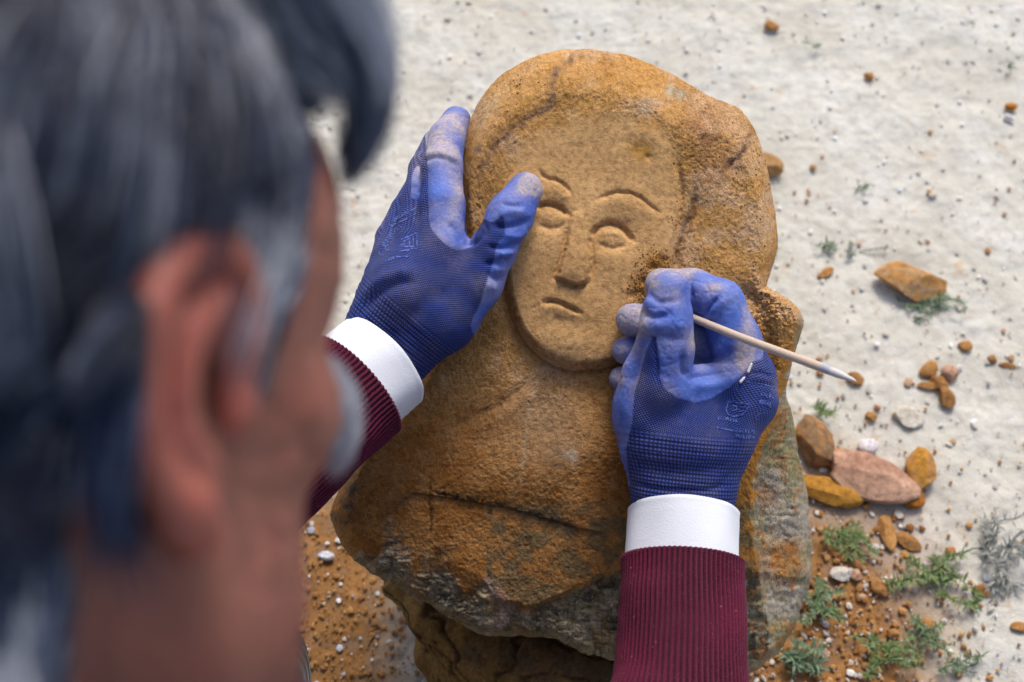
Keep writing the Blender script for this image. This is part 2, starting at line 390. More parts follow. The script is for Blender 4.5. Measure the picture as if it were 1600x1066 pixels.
    h -= 2.4 * np.exp(-ld / 55.) * below * ss(600, 660, x) * ss(965, 900, x)
    h -= np.clip(2.2 + 9 * nn, 0, 6) * np.exp(-((ld + 9 * nn) / 3.2) ** 2) * ss(640, 690, x) * ss(910, 870, x)
    cx_ = 672 + 3 * fbm(np.stack([y / 14, 0 * y, 0 * y], 1), 2, 33)
    h -= np.clip(.9 + 2.5 * nn, .1, 3) * np.exp(-((x - cx_) / 2.2) ** 2) * ss(740, 765, y) * ss(870, 830, y)
    cx2 = 765 + 3 * fbm(np.stack([y / 14, 0 * y, 0 * y], 1), 2, 34)
    h -= .8 * np.exp(-((x - cx2) / 3.) ** 2) * ss(760, 775, y) * ss(810, 795, y)
    # natural rock below the carving, dropping back
    by = np.interp(x, [520, 560, 610, 650, 700, 745, 775, 800, 835, 880, 960, 1060, 1160, 1280], [800, 838, 850, 868, 880, 896, 930, 940, 946, 925, 886, 880, 890, 905])
    q = np.clip(y - by - 4 * nn, 0, 400)
    h -= 4.5 * ss(0, 9, q) * ss(745, 800, x) + np.minimum(q, 60) * .05 + q * .07
    # right flank falls away from the carved front
    fx = np.interp(y, [380, 440, 470, 500, 560, 610, 700, 760, 830, 900, 980, 1070], [1300, 1260, 1250, 1247, 1235, 1222, 1190, 1174, 1172, 1185, 1200, 1210])
    q = np.clip(x - fx - 3 * nn, 0, 200)
    h -= q * .75 + 5 * ss(0, 10, q)
    h += 7 * np.exp(-(((x - 1215) / 30) ** 2 + ((y - 500) / 32) ** 2))
    h -= 5 * stroke(x, y, [(1150, 455), (1180, 470), (1196, 500), (1202, 560), (1195, 620)], 12)
    # weathering, coarser away from the smoothed face
    ruf = roughness(x, y, sd)
    h += 1.7 * fbm(P * 1.6, 3, 41) * (.4 + ruf) + .55 * fbm(P * 6, 3, 42) * (.12 + ruf) + .85 * fbm(P * 24, 4, 43, .7) * (.22 + ruf * 1.2)
    lw = ss(800, 745, x); rock = np.maximum(ss(0, 25 + 45 * lw, y - by + lw * (15 + 90 * fbm(P * 2.6, 4, 48))), ss(0, 7, x - fx + 10 * fbm(P * 7, 3, 57)))
    h += rock * (3.4 * fbm(P * 3.2, 4, 44) + 1.2 * fbm(P * 16, 4, 49, .65) + 2.4 * (np.abs(fbm(P * np.array([5, 9, 1]), 3, 45)) * 2 - .5))
    h -= 1.7 * np.exp(-(sd / 3.5 + 2) ** 2) * 0
    pits = vn(P * 17, 46); h -= .7 * np.clip(pits - .62, 0, 1) * (ruf + .1) * 3
    crumb = np.exp(-(((x - 1200) / 45) ** 2 + ((y - 490) / 60) ** 2))
    h += crumb * 2.6 * np.abs(fbm(P * 14, 3, 47)) * 2
    return h, sd, ruf, rock, by, fx
def roughness(x, y, sd):
    P = np.stack([x / 100, y / 100, 0 * x], 1); n = .35 * fbm(P * 2.5, 3, 51)
    r = .62 - .55 * ss(-22, 14, sd + 25 * n)
    r = np.maximum(r, ss(1040, 1075, x) * ss(520, 200, y) * .95)
    r = np.minimum(r, 1 - .6 * ss(60, 0, np.hypot((x - 860) / 1.6, y - 680) - 40) * ss(560, 620, y))
    return np.clip(r + n * .35, .05, 1)
hmm, sdf_, ruf, rock, by, fx = stone_height(px, py, edge)
# pigment (stone colour by zone; the chest tone also holds shade)
P = np.stack([px / 100, py / 100, 0 * px], 1)
def col(*c): return np.array(c)[None, :]
n_a, n_b, n_c = fbm(P * 1.7, 4, 61), fbm(P * 4.5, 4, 62), fbm(P * 12, 3, 63)
def mixc(C, c2, f): return C + (c2 - C) * np.clip(f, 0, 1)[:, None]
C = np.repeat(col(.56, .31, .115), len(px), 0)
C = mixc(C, col(.58, .38, .22), ss(.0, .35, n_a + .35 * n_b) * .75)                     # pinkish hood areas
C = mixc(C, col(.47, .25, .075), ss(.1, .45, -n_a + .4 * n_c) * .6)
C = mixc(C, col(.56, .335, .145), ss(-14, 10, sdf_ + 30 * n_b) * .93)                    # smooth tan face
C = mixc(C, col(.50, .26, .06), ss(.15, .5, n_c) * ss(8, -10, sdf_) * .5)
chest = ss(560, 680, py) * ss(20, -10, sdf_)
C = mixc(C, col(.41, .205, .07), chest * .9)  # darker chest: damp stone plus the body's shade put into the colour
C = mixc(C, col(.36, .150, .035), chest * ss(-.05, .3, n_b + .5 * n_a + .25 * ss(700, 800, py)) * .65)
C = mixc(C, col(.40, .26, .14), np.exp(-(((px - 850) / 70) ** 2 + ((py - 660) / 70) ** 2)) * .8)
C = mixc(C, col(.42, .20, .045), ss(1100, 1180, px) * ss(500, 560, py) * .8)
gr = np.clip(ss(600, 640, px) * ss(760, 700 + 60, px) * ss(775, 800, py) * ss(-.35, .1, n_b), 0, 1)
C = mixc(C, col(.17, .145, .085), gr * .75)
C = mixc(C, col(.50, .26, .12), np.exp(-(((px - 850) / 90) ** 2 + ((py - 870) / 50) ** 2)) * .0)
rk = np.repeat(col(.31, .275, .185), len(px), 0)
rk = mixc(rk, col(.13, .125, .10), ss(.12, .34, n_b + .5 * n_c)); rk = mixc(rk, col(.46, .41, .32), ss(.1, .4, n_c - n_b * .5)); rk = mixc(rk, col(.30, .20, .10), ss(.15, .4, n_a) * .7)
rk = mixc(rk, col(.40, .37, .32), ss(1170, 1210, px) * ss(-.15, .2, n_a + n_b * .6) * .85)
rk = mixc(rk, col(.30, .27, .12), ss(1150, 1220, px) * ss(620, 690, py) * ss(-.1, .25, -n_a) * .6)
rk = mixc(rk, col(.40, .20, .08), ss(1100, 1180, px) * ss(.2, .4, n_c * .8 - n_a * .6 + n_b * .3) * .8)
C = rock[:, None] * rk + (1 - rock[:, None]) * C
def tint(pts, w, c, f): 
    global C
    s_ = stroke(px, py, pts, w) * (.65 + .9 * n_c); C = mixc(C, np.array(c)[None, :], s_ * f)
tint([(925, 84), (885, 97), (862, 128), (860, 165), (820, 190), (780, 225), (755, 262), (745, 290)], 7, (.20, .12, .09), .85)
tint([(1174, 205), (1160, 238), (1128, 268)], 5, (.09, .04, .045), 1.1)
tint([(1080, 165), (1110, 220), (1115, 300)], 28, (.26, .13, .085), .7)
tint([(1086, 300), (1080, 335), (1065, 375), (1057, 410)], 6, (.12, .06, .035), .9)
tint([(850, 92), (800, 125), (768, 165), (748, 215)], 12, (.60, .40, .21), .8)
tint([(1200, 290), (1203, 340), (1200, 390)], 9, (.60, .40, .26), .8)
tint([(680, 771), (722, 780), (760, 785)], 9, (.07, .06, .045), .95)
tint([(775, 790), (800, 795), (832, 803), (870, 815), (900, 825)], 6, (.10, .08, .05), .75)
tint([(600, 810), (625, 785), (655, 772)], 9, (.15, .13, .09), .5)
tint([(672, 745), (674, 800), (670, 850)], 4, (.18, .09, .03), .7)
tint([(668, 860), (662, 895), (652, 930)], 4, (.38, .32, .22), .8)
tint([(762, 905), (780, 935), (798, 948), (782, 965), (762, 990)], 10, (.50, .38, .33), 1.0)
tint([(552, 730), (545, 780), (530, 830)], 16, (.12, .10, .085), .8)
tint([(836, 600), (828, 640), (820, 700), (815, 760)], 4, (.50, .38, .24), .7)
tint([(888, 700), (895, 722)], 9, (.62, .55, .46), .8)
for (a, b, s_, c_, f) in [(1002, 236, 15, (.42, .2, .02), .9), (948, 104, 14, (.36, .15, .03), .7), (748, 235, 5, (.2, .15, .13), 1), (1048, 142, 8, (.45, .42, .33), .9), (1065, 150, 9, (.42, .40, .30), .7), (1010, 165, 12, (.48, .42, .33), .6),
                          (1005, 450, 16, (.40, .20, .05), 1), (1025, 412, 16, (.40, .20, .05), 1), (875, 715, 20, (.2, .17, .12), .5), (902, 443 + 5, 3, (.2, .1, .04), .5),
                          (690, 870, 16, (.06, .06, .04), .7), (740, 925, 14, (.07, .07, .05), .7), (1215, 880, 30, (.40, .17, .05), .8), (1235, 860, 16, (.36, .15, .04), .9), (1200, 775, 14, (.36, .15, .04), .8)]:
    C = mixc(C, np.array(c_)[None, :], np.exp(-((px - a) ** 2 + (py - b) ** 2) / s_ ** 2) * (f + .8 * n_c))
Lp = J(px, py, .955 - hmm / 1000.); V = L2W(Lp)
ruf2 = np.clip(np.maximum(ruf, rock * .9), 0, 1)
# sides and underside: rings running back and down to the ground
idx = np.arange(NS * NS).reshape(NS, NS)
ring = np.concatenate([idx[:-1, 0], idx[-1, :-1], idx[:0:-1, -1], idx[0, :0:-1]])
ringp = V[ring]; NR = len(ring); cen = L2W(J(CX, CY, .955)); rings = []; rC = []; rr_ = []
ddir = np.array([0, .40, -.92]); ddir /= np.linalg.norm(ddir)
Lr = np.clip((ringp[:, 2] - 0.004) / -ddir[2], .02, None); rel = ringp - cen
relp = rel - np.outer(rel @ FW, FW)
NB = 36
Q = gridq(NS, NS)
fn = np.cross(V[Q[1000, 2]] - V[Q[1000, 0]], V[Q[1000, 3]] - V[Q[1000, 1]])
if fn @ FW > 0: Q = Q[:, ::-1]
Vall = [V]; allC = [C]; allR = [ruf2]
rcol = rk[ring]
for k in range(1, NB + 1):
    s = (k / NB) ** 1.4
    bul = 0.0 * s
    Pk = ringp + ddir * (Lr * s)[:, None] - relp * (.02 + .36 * s)[..., None] * s ** .7 if False else ringp + ddir * (Lr * s)[:, None] - relp * (.38 * s ** .8)
    Pk = Pk + (relp / np.linalg.norm(relp, axis=1, keepdims=True)) * (.006 * fbm(Pk * 16, 4, 71) * min(1, s * 6))[:, None]
    Vall.append(Pk); allC.append(mixc(rcol.copy(), col(.16, .12, .07), np.full(NR, .3) + .5 * fbm(Pk * 30, 3, 72))); allR.append(np.full(NR, .8))
base = NS * NS; prev = ring; qs = [Q]
for k in range(NB):
    cur = base + k * NR + np.arange(NR)
    qs.append(np.stack([prev, np.roll(prev, -1), np.roll(cur, -1), cur], 1)); prev = cur
Vs = np.vstack(Vall); Qs = np.vstack(qs)
q0 = qs[1][10]; fn = np.cross(Vs[q0[2]] - Vs[q0[0]], Vs[q0[3]] - Vs[q0[1]])
if fn @ relp[10] < 0:
    for k in range(1, len(qs)): qs[k] = qs[k][:, ::-1]
    Qs = np.vstack(qs)
# close the bottom
cap_c = Vs[prev].mean(0)[None]; Vs = np.vstack([Vs, cap_c]); ci = len(Vs) - 1
capq = np.stack([prev, np.roll(prev, -1), np.full(NR, ci), np.full(NR, ci)], 1)[::2]
loc_stone = np.array([cap_c[0, 0], cap_c[0, 1], 0.0])
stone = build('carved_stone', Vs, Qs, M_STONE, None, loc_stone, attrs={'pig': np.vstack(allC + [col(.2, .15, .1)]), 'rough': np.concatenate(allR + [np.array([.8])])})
tag(stone, 'rough ochre sandstone block with a hooded woman face carved in relief', 'carved stone')
STV = V
# ------------------------------------------------------------ work gloves
def glove_material():
    m = NM('dipped_knit_glove'); coat = m.attr('coat'); dust = m.attr('dust'); st = m.attr('st', True)
    sep = m.n('SeparateXYZ'); m.t.links.new(st, sep.inputs[0]); s, t, rib = sep.outputs
    def wave(f, v, ph=0.0): return m.math('SINE', m.math('MULTIPLY_ADD', v, f, ph))
    # fine palm knit (diagonal) and coarser ribbed wrist knit, s and t in metres
    f1 = m.math('MULTIPLY', wave(2 * math.pi / .0021, m.math('ADD', s, m.math('MULTIPLY', t, .35))), wave(2 * math.pi / .0017, m.math('SUBTRACT', t, m.math('MULTIPLY', s, .3))))
    f2 = m.math('MULTIPLY', m.math('ABSOLUTE', wave(math.pi / .0026, s)), m.math('ABSOLUTE', wave(math.pi / .0026, t)))
    f2 = m.math('MULTIPLY_ADD', f2, 1.6, -.8)
    knit = m.mix(rib, f1, f2)
    n1 = m.noise(45, 4, .6); n2 = m.noise(400, 3, .6); n3 = m.noise(1200, 2, .6)
    kc = m.ramp(m.math('MULTIPLY_ADD', knit, .45, .5), [(.15, (.006, .010, .050)), (.55, (.020, .046, .24)), (.95, (.042, .080, .40))])
    cc = m.ramp(n1, [(.3, (.042, .085, .37)), (.55, (.070, .138, .50)), (.75, (.10, .19, .58))])
    cc = m.mix(m.ramp(n2, [(.55, 0.0), (.72, .35)]), cc, (.24, .26, .55))
    col_ = m.mix(coat, kc, cc)
    dm = m.math('MULTIPLY', dust, m.ramp(m.math('ADD', m.math('MULTIPLY', n2, .6), m.math('MULTIPLY', n3, .4)), [(.30, .25), (.62, 1.0)]))
    dm = m.math('MULTIPLY', dm, m.math('ADD', m.math('MULTIPLY_ADD', m.math('MULTIPLY', knit, m.math('SUBTRACT', 1.0, coat)), .2, .30), m.math('MULTIPLY', coat, .62)))
    col_ = m.mix(dm, col_, m.mix(n1, (.60, .47, .34), (.44, .38, .36)))
    sp = m.ramp(n3, [(.74, 0.0), (.78, .8)])
    col_ = m.mix(sp, col_, (.55, .5, .42))
    h = m.mix(coat, knit, m.math('ADD', m.math('MULTIPLY', n2, 1.1), m.math('MULTIPLY', n3, .4)))
    ro = m.math('MULTIPLY_ADD', coat, -.22, .82); ro = m.math('MULTIPLY_ADD', dm, .3, ro)
    return m.fin(col_, ro, m.bump(h, .0006, .75), .35)
M_GLOVE = glove_material()
def chain(S, pts, k=.005):
    P = [J(a, b, d) for a, b, d, r in pts]; S.chain(P, [r / 1000. for *_, r in pts], k)
def glove(name, chains, lo, hi, h, disp, coatf, dustf, axis, ribrange, parent, label):
    S = SDF(lo, hi, h)
    for k, c in chains: chain(S, c, k)
    V, Q = S.mesh(2); N = vnorm(V, Q)
    vd = V / np.linalg.norm(V, axis=1, keepdims=True); fac = np.clip(-(N * vd).sum(1) * 1.6, 0, 1)
    x, y, _ = proj(L2W(V)); V = V + N * ((1.35 * disp(x, y) * fac + .35 * fbm(V * 70, 3, 81) + .18 * fbm(V * 200, 2, 82))[:, None] / 1000.)
    a, b = (J(*q) for q in axis); ad = (b - a) / np.linalg.norm(b - a); rel = V - a; s = rel @ ad
    e1 = np.cross(ad, [0, 0, 1.]); e1 /= np.linalg.norm(e1); e2 = np.cross(e1, ad)
    t = np.arctan2(rel @ e2, rel @ e1) * .034
    rib = ss(ribrange[0], ribrange[1], s)
    V = V + N * (rib * .0002 * np.sin(s * 2 * np.pi / .0052))[:, None]
    cw_ = coatf(x, y); V = V + N * (cw_ * (.00035 - .00055 * np.exp(-(fbm(V * np.array([70, 110, 70]), 3, 83) / .07) ** 2) * ss(-.2, .3, fbm(V * 40, 2, 84))))[:, None]
    W = L2W(V)
    return build(name, W, Q, M_GLOVE, parent, np.array(parent.location), attrs={'coat': coatf(x, y), 'dust': np.clip(dustf(x, y, V), 0, 1), 'st': np.stack([s, t, rib], 1)}), W, Q
PERSON_LOC = np.array([-0.10, -0.62, 0.0])
person = empty('person', PERSON_LOC)
tag(person, 'grey-haired man in maroon sweater and blue gloves leaning over the carved stone', 'person')
def blob(x, y, a, b, s, f=1.0, q=1.0): return f * np.exp(-(((x - a) / s) ** 2 + ((y - b) / (s * q)) ** 2))
# left hand, spread over the left edge of the stone
Lch = [(.010, [(552, 584, .902, 20), (594, 530, .912, 22), (640, 460, .903, 25), (692, 392, .903, 18)]),
       (.010, [(577, 607, .902, 20), (620, 556, .912, 22.5), (690, 495, .905, 24), (742, 440, .902, 19)]),
       (.012, [(594, 530, .914, 23), (635, 440, .905, 20), (650, 384, .914, 15)]),
       (.012, [(594, 530, .916, 22), (610, 460, .918, 18), (614, 404, .926, 15)]),
       (.010, [(594, 530, .920, 20), (592, 470, .935, 15), (598, 430, .944, 13.5)]),
       (.010, [(600, 500, .910, 22), (705, 440, .905, 18)]),
       (.006, [(742, 442, .902, 19), (772, 387, .899, 15.2), (797, 337, .903, 15.2), (821, 297, .911, 12.4)]),
       (.004, [(692, 385, .905, 18), (691, 320, .912, 15.5), (690, 262, .925, 14.6), (698, 217, .945, 13), (713, 189, .968, 11)]),
       (.003, [(650, 378, .915, 15), (657, 310, .932, 13.2), (664, 265, .952, 12), (681, 226, .974, 11)]),
       (.003, [(616, 402, .926, 15), (636, 332, .952, 12.5), (655, 292, .977, 11)]),
       (.003, [(599, 435, .944, 13.5), (610, 372, .967, 11), (628, 332, .988, 10)])]
def Ldisp(x, y):
    d = -2.3 * stroke(x, y, [(772, 352), (795, 354), (826, 344)], 4.5) - 2.0 * stroke(x, y, [(762, 384), (785, 388), (812, 380)], 4.5) - 1.7 * stroke(x, y, [(758, 412), (775, 410), (797, 404)], 4) - 1.3 * stroke(x, y, [(762, 428), (772, 435), (786, 436)], 4)
    d += 1.8 * stroke(x, y, [(780, 366), (805, 370), (826, 360)], 7) + 1.8 * stroke(x, y, [(780, 398), (800, 394)], 6) + 1.4 * stroke(x, y, [(770, 422), (790, 420)], 6) + 1.1 * stroke(x, y, [(760, 445), (775, 452)], 7)
    d += 1.2 * stroke(x, y, [(780, 338), (800, 330), (822, 334)], 8) - 1.4 * stroke(x, y, [(785, 318), (800, 322), (815, 322)], 4)
    d += -1.2 * stroke(x, y, [(752, 345), (760, 358), (758, 372)], 4) - 2.0 * stroke(x, y, [(728, 384), (745, 376), (756, 356)], 5)
    d += 1.6 * stroke(x, y, [(560, 470), (585, 445), (615, 428), (640, 424)], 9) - 1.8 * stroke(x, y, [(562, 488), (585, 462), (618, 444), (650, 440)], 8)
    d -= 1.4 * stroke(x, y, [(640, 500), (670, 470), (700, 450)], 12) ; d -= 1.2 * stroke(x, y, [(668, 345), (665, 300), (668, 255)], 6)
    d += .8 * stroke(x, y, [(660, 243), (690, 240), (716, 252)], 5) - 1.0 * stroke(x, y, [(660, 250), (690, 247), (716, 259)], 4)
    d -= 1.3 * stroke(x, y, [(700, 350), (714, 366), (722, 380)], 5)
    d -= 1.0 * stroke(x, y, [(640, 345), (644, 385), (650, 420)], 8)
    return d
LC = [[(668, 150), (760, 150), (726, 340), (736, 376), (728, 388), (708, 389), (684, 370), (670, 345), (667, 300), (667, 240)],
      [(735, 385), (752, 345), (770, 347), (785, 338), (789, 362), (776, 385), (771, 410), (760, 440), (752, 470), (738, 520), (820, 540), (880, 400), (880, 240), (790, 240), (735, 345)],
      [(642, 300), (646, 268), (657, 262), (656, 306), (644, 309)]]
def cf(polys):
    def f(x, y):
        r = np.zeros(x.shape)
        for p in polys: r = np.maximum(r, ss(-1.2, 1.2, sdp(x, y, spl(p, 4, True), 40)))
        return r
    return f
def Ldust(x, y, V):
    n = fbm(V * 55, 4, 91)
    d = blob(x, y, 690, 218, 26, 1.8, 1.1) + blob(x, y, 831, 288, 15, 4.0) + blob(x, y, 718, 320, 16, .55, 3) + blob(x, y, 652, 248, 18, .7, 1.5) + blob(x, y, 660, 400, 60, .28) + blob(x, y, 748, 445, 20, .45) + blob(x, y, 700, 190, 25, .6) + blob(x, y, 760, 400, 40, .2)
    return .12 + d * (.9 + 1.2 * n) + .45 * n
gl, GLW, GLQ = glove('work_glove', Lch, (-.145, -.09, .84), (.035, .185, 1.02), .0011, Ldisp, cf(LC), Ldust, ((700, 440, .905), (600, 560, .905)), (.030, .038), person, None)
gl['label'] = 'left blue glove pressing its thumb on the carved face'
# right hand, holding the thin stick
Rch = [(.010, [(1045, 850, .888, 21), (1042, 770, .893, 23.5), (1030, 690, .894, 26), (1012, 632, .893, 22)]),
       (.010, [(1088, 850, .888, 21), (1092, 770, .893, 23.5), (1116, 690, .896, 25), (1162, 622, .900, 22.5)]),
       (.012, [(1067, 780, .892, 24), (1075, 690, .888, 26), (1085, 645, .889, 21)]),
       (.007, [(992, 655, .896, 15), (1004, 585, .890, 13), (1017, 535, .884, 10)]),
       (.008, [(1012, 640, .888, 21), (1036, 605, .880, 19), (1043, 545, .875, 16.5), (1041, 500, .872, 16), (1046, 456, .872, 14)]),
       (.007, [(1040, 612, .885, 14), (1095, 606, .886, 14), (1155, 590, .890, 15)]),
       (.006, [(1165, 625, .898, 22), (1166, 590, .897, 19.5), (1148, 530, .892, 16.5), (1125, 474, .890, 16.2)]),
       (.003, [(1125, 474, .890, 16.2), (1082, 453, .898, 14.4), (1034, 446, .905, 12)]),
       (.003, [(1160, 605, .905, 18), (1120, 556, .912, 15), (1062, 506, .913, 12.5), (989, 500, .906, 11.8)]),
       (.003, [(1120, 610, .912, 16), (1050, 560, .918, 11), (979, 548, .912, 10)]),
       (.003, [(1100, 635, .912, 15), (1030, 600, .918, 10), (971, 592, .918, 8.6)])]
def Rdisp(x, y):
    d = 2.2 * blob(x, y, 1003, 512, 12) + 1.8 * blob(x, y, 1013, 472, 10) - 1.8 * stroke(x, y, [(1006, 490), (1022, 496), (1045, 492)], 5) - 1.6 * stroke(x, y, [(1010, 535), (1030, 525), (1062, 530)], 6)
    d += 1.4 * stroke(x, y, [(1020, 512), (1045, 508), (1070, 512)], 9) - 1.2 * stroke(x, y, [(1012, 458), (1030, 472), (1060, 470)], 5)
    d -= 2.2 * stroke(x, y, [(1100, 492), (1110, 478), (1122, 464)], 3.6) + 1.6 * stroke(x, y, [(1082, 430), (1078, 445), (1082, 470)], 4)
    d += 1.4 * stroke(x, y, [(1112, 494), (1122, 480), (1132, 470)], 6)
    d -= 2.4 * stroke(x, y, [(1066, 552), (1066, 575), (1072, 588)], 5) + 1.6 * stroke(x, y, [(1078, 592), (1105, 586), (1140, 580)], 4.5) + 1.2 * stroke(x, y, [(1090, 570), (1120, 556), (1150, 548)], 5)
    d += 1.3 * stroke(x, y, [(1085, 605), (1115, 602), (1150, 592)], 8) + 1.5 * stroke(x, y, [(1085, 575), (1110, 560), (1130, 540)], 9)
    d -= 1.5 * stroke(x, y, [(1020, 530), (1026, 562), (1028, 600)], 4) + 1.4 * stroke(x, y, [(1003, 545), (996, 575), (985, 600)], 5)
    d += 1.2 * stroke(x, y, [(985, 565), (976, 580), (972, 610)], 6) - 1.2 * stroke(x, y, [(990, 720), (1020, 732), (1080, 736), (1140, 728)], 10)
    d += -.8 * stroke(x, y, [(1170, 600), (1195, 600), (1212, 606)], 4) - .8 * stroke(x, y, [(1165, 585), (1190, 583), (1205, 590)], 4) - .9 * stroke(x, y, [(1110, 770), (1140, 745), (1165, 720)], 7)
    d += -.9 * stroke(x, y, [(990, 755), (1030, 765), (1100, 766), (1140, 758)], 4) + .8 * stroke(x, y, [(1150, 600), (1160, 640), (1150, 690)], 12)
    return d
RK = [(1017, 526), (1023, 526), (1028, 560), (1030, 590), (1040, 608), (1058, 622), (1085, 629), (1110, 623), (1140, 605), (1162, 582), (1176, 565), (1190, 562), (1194, 540), (1290, 560), (1290, 950), (900, 950), (900, 760), (985, 760), (978, 705), (988, 660), (992, 612), (1004, 568)]
def Rcoat(x, y):
    return 1 - ss(-1.0, 1.0, sdp(x, y, np.array(RK), 60))
def Rdust(x, y, V):
    n = fbm(V * 60, 4, 92)
    d = blob(x, y, 982, 500, 24, 2.6, .9) + blob(x, y, 974, 548, 18, 1.2) + blob(x, y, 966, 592, 14, 1.3) + blob(x, y, 1012, 438, 17, 3.0) + blob(x, y, 1070, 424, 32, 1.3, .4) + blob(x, y, 1052, 462, 16, .6) + blob(x, y, 1168, 500, 14, .6, 3)
    d += blob(x, y, 1163, 556, 12, 2.2, 1.8) + blob(x, y, 1117, 450, 13, 1.0, .5) + blob(x, y, 1212, 605, 9, .8, 1.8) + blob(x, y, 1085, 530, 10, .7, 2) + blob(x, y, 1000, 585, 10, .5, 3) + blob(x, y, 1060, 640, 50, .18)
    return .12 + d * (.9 + 1.0 * n) + .45 * n
gr_, GRW, GRQ = glove('work_glove', Rch, (.06, -.17, .83), (.20, .065, .955), .0011, Rdisp, Rcoat, Rdust, ((1085, 600, .892), (1068, 770, .892)), (.030, .040), person, None)
gr_['label'] = 'right blue glove gripping the thin stick'
def bvh(W, Q): return BVHTree.FromPolygons([tuple(v) for v in W], [tuple(q) for q in Q])
# faint worn printing on the backs of the gloves: flat print laid on the knit
pm = NM('worn_glove_print'); pm.fin(pm.mix(pm.ramp(pm.noise(500, 2, .6), [(.42, .0), (.56, 1.0)]), (.12, .17, .42), (.035, .062, .28)), .8, None, .2)
def printing(name, W, Q, strokes, wpx, depth, parent):
    tree = bvh(W, Q); VV = []; QQ = []
    for st_ in strokes:
        s_ = np.asarray(st_, float); seg = np.hypot(*np.diff(s_, axis=0).T); n_ = max(2, int(seg.sum() / 2.0)); u = np.concatenate([[0], np.cumsum(seg)]); q_ = np.linspace(0, u[-1], n_)
        c_ = np.stack([np.interp(q_, u, s_[:, 0]), np.interp(q_, u, s_[:, 1])], 1)
        d_ = np.gradient(c_, axis=0); nr = np.stack([-d_[:, 1], d_[:, 0]], 1); nr /= np.linalg.norm(nr, axis=1, keepdims=True) + 1e-9
        prev = None
        for k in range(n_):
            row = []
            for sgn in (-1, 1):
                a = c_[k] + sgn * nr[k] * wpx / 2; dr = L2W(J(a[0], a[1], 1.0)) - CAM; dr /= np.linalg.norm(dr)
                hit = tree.ray_cast(Vector(CAM), Vector(dr))
                if hit[0] is None: row = None; break
                row.append(np.array(hit[0]) + np.array(hit[1]) * .00035 * (1 if np.dot(hit[1], dr) < 0 else -1))
            if row is None: prev = None; continue
            VV += row; cur = len(VV) - 2
            if prev is not None: QQ.append([prev, prev + 1, cur + 1, cur])
            prev = cur
    return build(name, np.array(VV), np.array(QQ), pm.m, parent, root_loc(parent))
def arcp(cx, cy, r, a0, a1, n=10, q=1.0): return [(cx + r * math.cos(math.radians(a)), cy + q * r * math.sin(math.radians(a))) for a in np.linspace(a0, a1, n)]
def squig(x, y, w, hgt, ang, n, seed):   # worn, unreadable small print: short upright ticks
    r = np.random.RandomState(seed); out = []; c, s = math.cos(math.radians(ang)), math.sin(math.radians(ang))
    for k in range(n):
        u = (k + .5) / n * w; pts = [(u + r.uniform(-.4, .4), 0), (u + r.uniform(-.4, .4), hgt)]
        if r.rand() < .6: pts.append((u + w / n * .6, hgt * r.choice([0, .5, 1])))
        out.append([(x + a * c - b * s, y + a * s + b * c) for a, b in pts])
    return out
shield = [[(1136, 627), (1172, 632)], [(1138, 627), (1134, 640), (1137, 648), (1146, 651), (1158, 649), (1165, 643), (1171, 632)], [(1144, 634), (1152, 635), (1150, 641), (1143, 642)], [(1156, 636), (1164, 637)], [(1153, 644), (1162, 641)]]
pr = shield + squig(1120, 650, 32, 6, 8, 8, 1) + [[(1118, 668), (1150, 674)]] + squig(1150, 669, 30, 6, 6, 7, 2) + squig(1148, 678, 32, 6, 6, 8, 3) + squig(1188, 612, 22, 7, 12, 5, 4) + squig(1186, 624, 20, 7, 14, 5, 5) + [[(1180, 654), (1182, 649), (1188, 646), (1194, 643)], [(1181, 654), (1184, 656)]] + [[(1166, 596), (1190, 600), (1210, 606)], [(1180, 578), (1195, 580), (1206, 582)]]
printing('glove_print', GRW, GRQ, pr, 2.0, .9, gr_)
prl = [[(627, 375), (652, 364)], [(628, 380), (628, 387)], [(630, 378), (650, 368)], [(640, 373), (640, 386)], [(646, 370), (646, 386)], [(632, 380), (632, 386), (648, 386)], [(652, 366), (652, 386)], [(624, 393), (640, 391)], [(642, 389), (652, 389)], arcp(597, 394, 4.5, 60, 250, 8, 1.2), [(604, 392), (609, 390)], arcp(607, 388, 4.5, 90, 270, 8, 1.1)]
prl += squig(613, 362, 16, 7, -50, 4, 6) + squig(596, 384, 26, 7, -58, 6, 7) + squig(608, 352, 20, 6, -52, 5, 9) + [[(614, 345), (632, 337), (650, 325)], [(618, 351), (640, 340), (650, 334)]] + [[(604, 410), (616, 402), (638, 401)]] + squig(600, 408, 16, 4, -25, 5, 8) + squig(622, 336, 18, 6, -25, 5, 10)
printing('glove_print', GLW, GLQ, prl, 2.0, .9, gl)
# cut thread ends on the right glove
for (a, b, c_, d_) in [(1157, 597, 1163, 590), (1169, 581, 1174, 569)]:
    S = SDF(J((a + c_) / 2, (b + d_) / 2, .872) - .012, J((a + c_) / 2, (b + d_) / 2, .872) + .012, .0006)
    S.cap(J(a, b, .8735), J(c_, d_, .8735), .0011, .0009); v_, q_ = S.mesh(1)
    w_ = NM('white_thread').fin((.8, .8, .8), .4); build('loose_thread', L2W(v_), q_, w_, gr_, root_loc(gr_))

